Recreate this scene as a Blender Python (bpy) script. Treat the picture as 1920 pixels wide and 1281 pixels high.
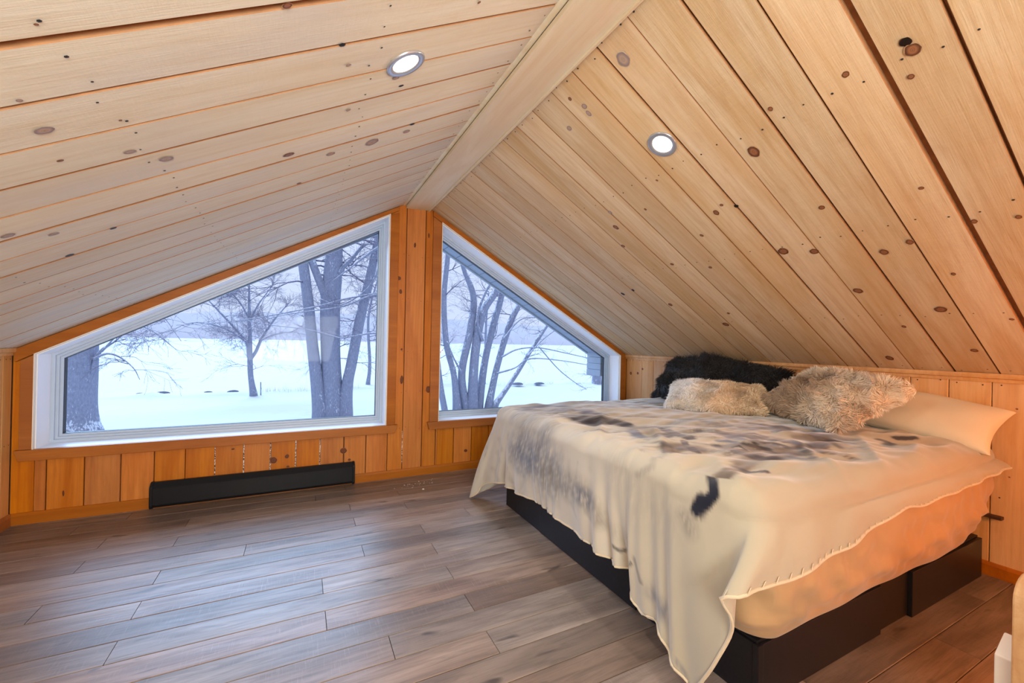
import bpy, math, random
import numpy as np
from mathutils import Vector, Matrix

for o in list(bpy.data.objects): bpy.data.objects.remove(o, do_unlink=True)
SC = bpy.context.scene
COL = SC.collection
S = 1.22                      # metres per survey unit; every coordinate below is in survey units
random.seed(11); RNG = np.random.default_rng(5)

# ------------------------------------------------------------------ camera, sky, sun, exposure
cam_d = bpy.data.cameras.new('camera'); cam = bpy.data.objects.new('camera', cam_d); COL.objects.link(cam)
cam_d.sensor_width = 36; cam_d.lens = 782.14 / 1920 * 36; cam_d.clip_start = .02; cam_d.clip_end = 2000
yaw, pitch, roll = .4664, .0023, .0213
fwd = Vector((math.sin(yaw) * math.cos(pitch), math.cos(yaw) * math.cos(pitch), math.sin(pitch)))
rt = Vector((math.cos(yaw), -math.sin(yaw), 0)); up = rt.cross(fwd)
rt2 = rt * math.cos(roll) + up * math.sin(roll); up2 = up * math.cos(roll) - rt * math.sin(roll)
cam.matrix_world = Matrix(((rt2.x, up2.x, -fwd.x, 0), (rt2.y, up2.y, -fwd.y, -3.0803 * S), (rt2.z, up2.z, -fwd.z, S), (0, 0, 0, 1)))
SC.camera = cam
SC.view_settings.view_transform = 'Standard'; SC.view_settings.look = 'None'
SC.view_settings.gamma = 1; SC.view_settings.exposure = 0.2; SC.view_settings.use_curve_mapping = False

W = bpy.data.worlds.new('overcast_sky'); SC.world = W; W.use_nodes = True
bg = W.node_tree.nodes['Background']; bg.inputs[0].default_value = (.665, .745, 1.0, 1); bg.inputs[1].default_value = .96

def light(kind, name, loc, energy, color, parent=None, **kw):
    l = bpy.data.lights.new(name, kind); l.energy = energy; l.color = color
    o = bpy.data.objects.new(name, l); COL.objects.link(o)
    o.location = [c * S for c in loc]
    for k, v in kw.items():
        if k == 'aim': o.rotation_euler = Vector(v).to_track_quat('-Z', 'Y').to_euler()
        else: setattr(l, k, v)
    if parent: o.parent = parent
    return o
# brighter patch of cloud in front of the gable
light('SUN', 'veiled_sun', (0, 6, 6), 4.6, (.44, .67, 1.0), aim=(.24, -1, -.54), angle=math.radians(46))
# added neutral fill panel behind the camera, in front of the closed rear wall
light('AREA', 'rear_fill', (-.25, -4.42, 1.0), 155, (.96, 1.0, .95), aim=(-.42, .80, .44), shape='RECTANGLE', size=2.0, size_y=1.0)

# ------------------------------------------------------------------ node helpers
def new_mat(name):
    m = bpy.data.materials.new(name); m.use_nodes = True
    nt = m.node_tree
    return m, nt, nt.nodes['Principled BSDF']
class N:
    def __init__(s, nt): s.nt = nt
    def add(s, t, **kw):
        n = s.nt.nodes.new(t)
        for k, v in kw.items(): setattr(n, k, v)
        return n
    def link(s, a, b): s.nt.links.new(a, b)
    def put(s, sock, v):
        if hasattr(v, 'is_output'): s.link(v, sock)
        else: sock.default_value = v
    def math(s, op, a, b=None, clamp=False):
        n = s.add('ShaderNodeMath', operation=op, use_clamp=clamp); s.put(n.inputs[0], a)
        if b is not None: s.put(n.inputs[1], b)
        return n.outputs[0]
    def mix(s, f, a, b, bt='MIX'):
        n = s.add('ShaderNodeMix', data_type='RGBA', blend_type=bt)
        s.put(n.inputs[0], f)
        for i, v in ((6, a), (7, b)):
            s.put(n.inputs[i], v if hasattr(v, 'is_output') else (*v, 1) if len(v) == 3 else v)
        return n.outputs[2]
    def ramp(s, f, pts):
        n = s.add('ShaderNodeValToRGB'); s.put(n.inputs[0], f); e = n.color_ramp.elements
        while len(e) > 1: e.remove(e[-1])
        e[0].position, e[0].color = pts[0][0], (*pts[0][1], 1) if len(pts[0][1]) == 3 else pts[0][1]
        for p, c in pts[1:]: q = e.new(p); q.color = (*c, 1)
        return n.outputs[0]
    def mapr(s, f, a, b, c=0., d=1.):
        n = s.add('ShaderNodeMapRange'); s.put(n.inputs[0], f)
        for i, v in enumerate((a, b, c, d)): n.inputs[i + 1].default_value = v
        return n.outputs[0]
    def noise(s, vec, scale=1., detail=3., rough=.5, dist=0.):
        n = s.add('ShaderNodeTexNoise'); s.put(n.inputs['Vector'], vec)
        n.inputs['Scale'].default_value = scale; n.inputs['Detail'].default_value = detail
        n.inputs['Roughness'].default_value = rough; n.inputs['Distortion'].default_value = dist
        return n.outputs[0]
    def objvec(s, scale=(1, 1, 1), rnd=True):
        tc = s.add('ShaderNodeTexCoord').outputs['Object']
        if rnd:
            r = s.add('ShaderNodeObjectInfo').outputs['Random']
            c = s.add('ShaderNodeCombineXYZ'); s.link(s.math('MULTIPLY', r, 137.), c.inputs[0]); s.link(s.math('MULTIPLY', r, 31.), c.inputs[1]); s.link(s.math('MULTIPLY', r, 17.), c.inputs[2])
            a = s.add('ShaderNodeVectorMath', operation='ADD'); s.link(tc, a.inputs[0]); s.link(c.outputs[0], a.inputs[1]); tc = a.outputs[0]
        m = s.add('ShaderNodeMapping'); s.link(tc, m.inputs[0]); m.inputs['Scale'].default_value = scale
        return m.outputs[0]
    def bump(s, h, strength, dist, bsdf):
        b = s.add('ShaderNodeBump'); s.link(h, b.inputs['Height']); b.inputs['Strength'].default_value = strength
        b.inputs['Distance'].default_value = dist; s.link(b.outputs[0], bsdf.inputs['Normal'])
BC, RO = 'Base Color', 'Roughness'

def wood(name, light_c, mid_c, dark_c, rough=.5, streak=.5, var=.25, bump=.35, knots=.0, grey=None, spec=.3, rings=.22):
    """long-grained wood; object X runs along the board"""
    m, nt, b = new_mat(name); n = N(nt)
    rnd = n.add('ShaderNodeObjectInfo').outputs['Random']
    big = n.noise(n.objvec((.9, 7, 7)), 1., 3, .55, .6)
    mid = n.noise(n.objvec((2.2, 34, 34)), 1., 4, .6, .8)
    fine = n.noise(n.objvec((9, 260, 260)), 1., 3, .6)
    wv = n.add('ShaderNodeTexWave', wave_type='BANDS', bands_direction='Y'); n.link(n.objvec((.55, 9, 9)), wv.inputs[0])
    wv.inputs['Scale'].default_value = 1.1; wv.inputs['Distortion'].default_value = 9; wv.inputs['Detail'].default_value = 2.5; wv.inputs['Detail Scale'].default_value = .7
    f = n.mapr(big, .40, .62)
    c = n.mix(f, light_c, mid_c)
    c = n.mix(n.math('MULTIPLY', n.mapr(mid, .45, .75), streak), c, dark_c)
    c = n.mix(n.math('MULTIPLY', n.mapr(wv.outputs[1], .55, 1.), rings), c, dark_c)
    c = n.mix(n.math('MULTIPLY', n.mapr(fine, .5, .8), .22), c, dark_c)
    blot = n.noise(n.objvec((3.2, 10, 10)), 1., 4, .6, 1.4)
    c = n.mix(n.math('MULTIPLY', n.mapr(blot, .50, .72), streak * .55), c, dark_c)
    patch = n.noise(n.objvec((1.3, 3.5, 3.5)), 1., 2, .5)
    if grey: c = n.mix(n.math('MULTIPLY', n.mapr(patch, .5, .72), .6), c, grey)
    v = n.mapr(rnd, 0, 1, 1 - var, 1 + var * .35)
    hs = n.add('ShaderNodeHueSaturation'); n.link(v, hs.inputs['Value']); n.link(c, hs.inputs['Color'])
    n.link(n.mapr(n.math('FRACT', n.math('MULTIPLY', rnd, 7.3)), 0, 1, 1.0, 1.12), hs.inputs['Saturation'])
    c = hs.outputs[0]
    if knots > 0:
        vo = n.add('ShaderNodeTexVoronoi', feature='F1'); n.link(n.objvec((1.7, 7.5, .01)), vo.inputs['Vector']); vo.inputs['Scale'].default_value = 1
        sc = n.add('ShaderNodeSeparateColor'); n.link(vo.outputs['Color'], sc.inputs[0])
        keep = n.math('LESS_THAN', sc.outputs[0], knots)
        k = n.math('MULTIPLY', n.mapr(vo.outputs['Distance'], .085, .045), keep, True)
        halo = n.math('MULTIPLY', n.mapr(vo.outputs['Distance'], .22, .06), keep, True)
        c = n.mix(n.math('MULTIPLY', halo, .35), c, dark_c)
        c = n.mix(n.math('MULTIPLY', k, .85), c, tuple(x * .28 for x in dark_c))
    n.link(c, b.inputs[BC]); b.inputs[RO].default_value = rough
    b.inputs['Specular IOR Level'].default_value = spec
    saw = n.noise(n.objvec((60, 9, 9)), 1., 3, .7)
    h = n.math('ADD', n.math('MULTIPLY', fine, .7), n.math('MULTIPLY', saw, .5))
    n.bump(h, bump, .0012, b)
    return m

def plain(name, c, rough=.5, metal=0., spec=.5, var=0., nscale=20, bump=0.):
    m, nt, b = new_mat(name); n = N(nt)
    f = n.noise(n.objvec((1, 1, 1), False), nscale, 4, .6)
    n.link(n.mix(n.mapr(f, .3, .7), tuple(x * (1 - var) for x in c), tuple(min(1, x * (1 + var * .5)) for x in c)), b.inputs[BC])
    b.inputs[RO].default_value = rough; b.inputs['Metallic'].default_value = metal; b.inputs['Specular IOR Level'].default_value = spec
    if bump: n.bump(f, bump, .001, b)
    return m

M = {}
M['ceil_l'] = wood('pale_pine', (.76, .735, .62), (.73, .675, .53), (.57, .44, .28), .62, .36, .07, .6, .0, (.62, .60, .56), rings=.07)
M['ceil_r'] = wood('knotty_pine', (.73, .595, .41), (.65, .475, .28), (.46, .26, .115), .6, .46, .13, .95, .0, (.66, .45, .25), rings=.12)
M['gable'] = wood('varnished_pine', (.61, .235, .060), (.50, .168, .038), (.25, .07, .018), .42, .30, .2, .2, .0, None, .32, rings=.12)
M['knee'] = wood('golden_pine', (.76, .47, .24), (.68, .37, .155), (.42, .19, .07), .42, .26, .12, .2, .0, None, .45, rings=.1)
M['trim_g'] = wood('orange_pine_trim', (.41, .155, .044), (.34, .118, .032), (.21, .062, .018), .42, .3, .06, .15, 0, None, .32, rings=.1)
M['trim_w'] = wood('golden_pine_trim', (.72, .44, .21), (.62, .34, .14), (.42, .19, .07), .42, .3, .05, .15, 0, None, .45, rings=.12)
M['ridge'] = wood('ridge_pine', (.76, .69, .54), (.71, .60, .43), (.60, .46, .31), .55, .22, .02, .4, .0, None, rings=.04)
M['gap'] = plain('groove_shadowed_tongue', (.36, .15, .055), .7, var=.3)
M['edge'] = plain('board_edge_groove_shade', (.40, .20, .085), .7, var=.2)  # pine edges; shade and warm bounce in the grooves put into this colour
M['gap_dark'] = plain('groove_dark', (.10, .045, .02), .8, var=.3)
M['white'] = plain('white_vinyl_liner', (.84, .88, .95), .35)
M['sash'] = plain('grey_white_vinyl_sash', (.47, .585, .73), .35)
M['bead'] = plain('cream_liner_edge', (.78, .74, .66), .5, var=.03)
M['gasket'] = plain('black_gasket', (.03, .03, .035), .6)
M['heater'] = plain('black_enamel', (.010, .011, .014), .36, spec=.2, var=.1)
M['slot'] = plain('vent_slot_black', (.002, .002, .002), .8)
M['base'] = plain('black_brown_laminate', (.013, .012, .015), .36, spec=.25, var=.25, nscale=60)
M['board_top'] = plain('dark_brown_board', (.07, .025, .012), .5, var=.2)
M['nail'] = plain('nail_head_dark', (.02, .018, .018), .5)
M['alu'] = plain('satin_nickel_ring', (.42, .45, .52), .30, .6)
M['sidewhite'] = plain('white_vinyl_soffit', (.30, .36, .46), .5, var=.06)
M['lit_face'] = plain('lit_face_white', (.85, .86, .9), .4)
M['flecks'] = plain('plaster_fleck', (.7, .68, .64), .7)

def floor_mat():
    m, nt, b = new_mat('weathered_laminate'); n = N(nt)
    rnd = n.add('ShaderNodeObjectInfo').outputs['Random']
    big = n.noise(n.objvec((1.1, 6, 6)), 1., 3, .6, .8)
    mid = n.noise(n.objvec((3, 40, 40)), 1., 5, .65, 1.)
    fine = n.noise(n.objvec((14, 330, 330)), 1., 3, .6)
    saw = n.noise(n.objvec((210, 12, 12)), 1., 3, .6)
    spot = n.noise(n.objvec((5, 16, 16)), 1., 2, .5, .3)
    c = n.mix(n.mapr(big, .32, .7), (.33, .245, .195), (.15, .10, .078))
    c = n.mix(n.math('MULTIPLY', n.mapr(mid, .42, .75), .6), c, (.062, .040, .033))
    c = n.mix(n.math('MULTIPLY', n.mapr(fine, .5, .8), .3), c, (.07, .045, .035))
    c = n.mix(n.math('MULTIPLY', n.mapr(saw, .56, .72), n.mapr(big, .45, .6, 0, .3)), c, (.36, .28, .22))
    c = n.mix(n.math('MULTIPLY', n.mapr(spot, .66, .76), .75), c, (.028, .02, .02))
    hs = n.add('ShaderNodeHueSaturation'); n.link(n.mapr(rnd, 0, 1, .72, 1.25), hs.inputs['Value']); n.link(c, hs.inputs['Color'])
    n.link(n.mapr(n.math('FRACT', n.math('MULTIPLY', rnd, 5.7)), 0, 1, .7, 1.15), hs.inputs['Saturation'])
    n.link(hs.outputs[0], b.inputs[BC])
    n.link(n.mapr(mid, .3, .7, .36, .50), b.inputs[RO])
    b.inputs['IOR'].default_value = 1.5
    b.inputs['Coat Weight'].default_value = .14; b.inputs['Coat Roughness'].default_value = .33; b.inputs['Coat IOR'].default_value = 1.6
    n.bump(n.math('ADD', fine, n.math('MULTIPLY', saw, .6)), .25, .0007, b)
    return m
M['floor'] = floor_mat()

def knot_mat(name, rim, core, wood_c):
    m, nt, b = new_mat(name); n = N(nt)
    tc = n.add('ShaderNodeTexCoord').outputs['Generated']
    mp = n.add('ShaderNodeMapping'); n.link(tc, mp.inputs[0]); mp.inputs['Location'].default_value = (-1, -1, 0); mp.inputs['Scale'].default_value = (2, 2, 0)
    d = n.add('ShaderNodeVectorMath', operation='LENGTH'); n.link(mp.outputs[0], d.inputs[0])
    ns = n.noise(n.objvec((50, 50, 50)), 1., 2, .5)
    r = n.math('ADD', d.outputs['Value'], n.math('MULTIPLY', n.math('SUBTRACT', ns, .5), .35))
    ring = n.math('FRACT', n.math('MULTIPLY', r, 3.2))
    c = n.ramp(r, [(0, tuple(x * .45 for x in core)), (.12, core), (.55, core), (.72, rim), (.86, rim), (1., wood_c)])
    c = n.mix(n.math('MULTIPLY', n.mapr(ring, .3, .9), .45), c, rim)
    n.link(c, b.inputs[BC]); b.inputs[RO].default_value = .5; b.inputs['Specular IOR Level'].default_value = .25
    return m
M['knot0'] = knot_mat('brown_knot', (.12, .045, .022), (.30, .13, .06), (.50, .32, .17))
M['knot1'] = knot_mat('open_knot_hole', (.012, .007, .005), (.01, .006, .004), (.12, .05, .02))
M['knot2'] = knot_mat('grey_mauve_knot', (.25, .19, .19), (.42, .30, .22), (.56, .44, .30))
M['knotg'] = knot_mat('dark_gable_knot', (.10, .03, .012), (.15, .045, .016), (.33, .13, .04))

def glass_mat():
    m = bpy.data.materials.new('window_glass'); m.use_nodes = True; nt = m.node_tree; nt.nodes.clear(); n = N(nt)
    o = n.add('ShaderNodeOutputMaterial'); t = n.add('ShaderNodeBsdfTransparent'); t.inputs[0].default_value = (.96, .985, 1, 1)
    g = n.add('ShaderNodeBsdfGlossy'); g.inputs['Roughness'].default_value = .0; g.inputs[0].default_value = (1, 1, 1, 1)
    fr = n.add('ShaderNodeFresnel'); fr.inputs[0].default_value = 1.5
    mx = n.add('ShaderNodeMixShader'); n.link(n.math('MULTIPLY', fr.outputs[0], .045), mx.inputs[0]); n.link(t.outputs[0], mx.inputs[1]); n.link(g.outputs[0], mx.inputs[2]); n.link(mx.outputs[0], o.inputs[0])
    return m
M['glass'] = glass_mat()
def emit(name, c, s):
    m, nt, b = new_mat(name); b.inputs[BC].default_value = (*c, 1); b.inputs['Emission Color'].default_value = (*c, 1); b.inputs['Emission Strength'].default_value = s
    return m
M['led'] = emit('lit_led_lens', (1, .93, .82), 6.)
M['lamp'] = emit('lit_amber_shade', (1, .45, .14), 4.)

def snowy(name, bark, snow, lo, hi, nscale=6):
    m, nt, b = new_mat(name); n = N(nt)
    nz = n.add('ShaderNodeSeparateXYZ'); n.link(n.add('ShaderNodeNewGeometry').outputs['Normal'], nz.inputs[0])
    v = n.objvec((1, 1, .35), False)
    ns = n.noise(v, nscale, 5, .65); ns2 = n.noise(v, nscale * 5, 4, .65)
    f = n.math('ADD', nz.outputs[2], n.math('MULTIPLY', n.math('SUBTRACT', n.math('ADD', n.math('MULTIPLY', ns, .5), n.math('MULTIPLY', ns2, .5)), .5), 2.6))
    c = n.mix(n.mapr(ns2, .3, .7), tuple(x * .8 for x in bark), tuple(x * 1.2 for x in bark))
    n.link(n.mix(n.mapr(f, lo, hi), c, snow), b.inputs[BC]); b.inputs[RO].default_value = .9; b.inputs['Specular IOR Level'].default_value = .1
    return m
M['bark'] = snowy('snow_dusted_bark', (.29, .31, .40), (.80, .86, .96), .26, .48)
M['twig'] = snowy('frosted_twigs', (.24, .22, .30), (.78, .83, .96), .50, .85, 3)
M['snow'] = snowy('fresh_snow', (.82, .88, .93), (.82, .88, .93), .0, 1., .4)
M['hill'] = plain('far_shore_in_haze', (.84, .85, .93), .9, var=.05, nscale=.05)  # mist over the far shore is mixed into this pale blue
M['dry'] = plain('dry_grass', (.50, .38, .34), .9, var=.2)
M['rock'] = plain('snowed_rock', (.20, .22, .30), .9, var=.3)

# ------------------------------------------------------------------ mesh helpers
def tag(o, label=None, cat=None, group=None, kind=None):
    if label: o['label'] = label
    if cat: o['category'] = cat
    if group: o['group'] = group
    if kind: o['kind'] = kind
    return o
def mk(name, verts, faces, mat, parent=None, smooth=False, matrix=None, scaled=True):
    me = bpy.data.meshes.new(name)
    v = np.asarray(verts, float) * (S if scaled else 1)
    me.from_pydata(v.tolist(), [], [list(map(int, f)) for f in faces] if not isinstance(faces, np.ndarray) else faces.tolist())
    if mat: me.materials.append(mat)
    if smooth: me.polygons.foreach_set('use_smooth', np.ones(len(me.polygons), bool))
    me.update()
    o = bpy.data.objects.new(name, me); COL.objects.link(o)
    if parent: o.parent = parent
    if matrix is not None: o.matrix_local = matrix
    return o
def empty(name, loc=(0, 0, 0), rz=0):
    o = bpy.data.objects.new(name, None); COL.objects.link(o); o.location = [c * S for c in loc]; o.rotation_euler.z = rz; o.empty_display_size = .1
    return o
def frame(O, ex, ey):
    ex = Vector(ex).normalized(); ey = Vector(ey).normalized(); ez = ex.cross(ey)
    O = Vector(O) * S
    return Matrix(((ex.x, ey.x, ez.x, O.x), (ex.y, ey.y, ez.y, O.y), (ex.z, ey.z, ez.z, O.z), (0, 0, 0, 1)))
def board(name, mat, O, ex, ey, x0, x1, w, t, parent, c=.004, edge=None):
    """board with its face at local z=0, bevelled long edges; x0, x1 = (at y=0, at y=w)"""
    if not isinstance(x0, tuple): x0 = (x0, x0)
    if not isinstance(x1, tuple): x1 = (x1, x1)
    sec = [(0, -t), (w, -t), (w, -c), (w - c, 0), (c, 0), (0, -c)]
    V = []
    for e in (x0, x1):
        for y, z in sec: V.append((e[0] + (e[1] - e[0]) * y / w, y, z))
    F = [(i, (i + 1) % 6, 6 + (i + 1) % 6, 6 + i) for i in range(6)] + [(5, 4, 3, 2, 1, 0), (6, 7, 8, 9, 10, 11)]
    o = mk(name, V, F, mat, parent, matrix=frame(O, ex, ey))
    if edge:
        o.data.materials.append(edge)
        for i in (1, 2, 4, 5): o.data.polygons[i].material_index = 1
    return o
class MB:
    def __init__(s): s.v = []; s.f = []
    def add(s, V, F):
        k = len(s.v); s.v += [tuple(p) for p in V]; s.f += [tuple(i + k for i in f) for f in F]
    def box(s, a, b):
        (x0, y0, z0), (x1, y1, z1) = a, b
        s.add([(x0, y0, z0), (x1, y0, z0), (x1, y1, z0), (x0, y1, z0), (x0, y0, z1), (x1, y0, z1), (x1, y1, z1), (x0, y1, z1)],
              [(0, 3, 2, 1), (4, 5, 6, 7), (0, 1, 5, 4), (1, 2, 6, 5), (2, 3, 7, 6), (3, 0, 4, 7)])
    def prism(s, poly, y0, y1):      # polygon in XZ (counter-clockwise seen from -Y), extruded along Y
        n = len(poly)
        s.add([(x, y0, z) for x, z in poly] + [(x, y1, z) for x, z in poly],
              [tuple(range(n)), tuple(range(2 * n - 1, n - 1, -1))] + [(i, n + i, n + (i + 1) % n, (i + 1) % n) for i in range(n)])
    def prismX(s, poly, x0, x1):     # polygon in YZ extruded along X
        n = len(poly)
        s.add([(x0, y, z) for y, z in poly] + [(x1, y, z) for y, z in poly],
              [tuple(range(n - 1, -1, -1)), tuple(range(n, 2 * n))] + [(i, (i + 1) % n, n + (i + 1) % n, n + i) for i in range(n)])
    def prismY(s, poly, y0, y1): s.prism(poly, y0, y1)
    def ring(s, P, Q, y0, y1):       # frame between polygons P (outer) and Q (inner)
        n = len(P)
        V = [(x, y, z) for y in (y0, y1) for R in (P, Q) for x, z in R]
        F = []
        for i in range(n):
            j = (i + 1) % n
            F += [(i, j, n + j, n + i), (2 * n + j, 2 * n + i, 3 * n + i, 3 * n + j), (i, 2 * n + i, 2 * n + j, j), (n + j, 3 * n + j, 3 * n + i, n + i)]
        s.add(V, F)
    def build(s, name, mat, parent=None, smooth=False, bevel=0):
        o = mk(name, s.v, s.f, mat, parent, smooth)
        if bevel:
            m = o.modifiers.new('bevel', 'BEVEL'); m.width = bevel * S; m.segments = 2; m.limit_method = 'ANGLE'
        return o
def inset(P, d):
    n = len(P); L = []
    for i in range(n):
        (x0, z0), (x1, z1) = P[i], P[(i + 1) % n]
        dx, dz = x1 - x0, z1 - z0; l = math.hypot(dx, dz); nx, nz = -dz / l, dx / l     # inward for counter-clockwise
        L.append((nx, nz, nx * x0 + nz * z0 + d))
    out = []
    for i in range(n):
        a, b = L[i - 1], L[i]; det = a[0] * b[1] - a[1] * b[0]
        out.append(((a[2] * b[1] - a[1] * b[2]) / det, (a[0] * b[2] - a[2] * b[0]) / det))
    return out
def tube_mesh(paths, sides=6, force=0):
    """paths: list of (points Nx3, radii N) in metres -> verts, faces"""
    V = []; F = []
    for P, R in paths:
        P = np.asarray(P, float); n = len(P)
        if n < 2: continue
        k = force or (sides if np.max(R) > .02 else 3)
        T = np.gradient(P, axis=0); T /= np.linalg.norm(T, axis=1)[:, None] + 1e-9
        a = np.array([1., 0, 0]) if abs(T[0][0]) < .8 else np.array([0, 1., 0])
        A = np.cross(T, a); A /= np.linalg.norm(A, axis=1)[:, None] + 1e-9; B = np.cross(T, A)
        th = np.arange(k) * 2 * math.pi / k
        ring = P[:, None, :] + np.asarray(R)[:, None, None] * (np.cos(th)[None, :, None] * A[:, None, :] + np.sin(th)[None, :, None] * B[:, None, :])
        b0 = len(V); V += ring.reshape(-1, 3).tolist()
        for i in range(n - 1):
            for j in range(k):
                j2 = (j + 1) % k
                F.append((b0 + i * k + j, b0 + i * k + j2, b0 + (i + 1) * k + j2, b0 + (i + 1) * k + j))
        F.append(tuple(b0 + j for j in range(k))[::-1]); F.append(tuple(b0 + (n - 1) * k + j for j in range(k)))
    return V, F

# ------------------------------------------------------------------ room dimensions
XL, XR, ZL, ZR, SL, SR = -1.332, 2.7856, .9079, .8976, .5463, .5616
XA = (ZR + SR * XR - ZL + SL * XL) / (SL + SR)
zl = lambda x: ZL + SL * (x - XL)
zr = lambda x: ZR + SR * (XR - x)
roof = lambda x: min(zl(x), zr(x))
YB = -4.62
WL = [(-1.2417, .3845), (.5456, .3845), (.5456, 1.8946), (-1.2417, .8858)]
WR = [(.9345, .3888), (2.6923, .3888), (2.6923, .8964), (.9345, 1.8904)]

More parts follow.
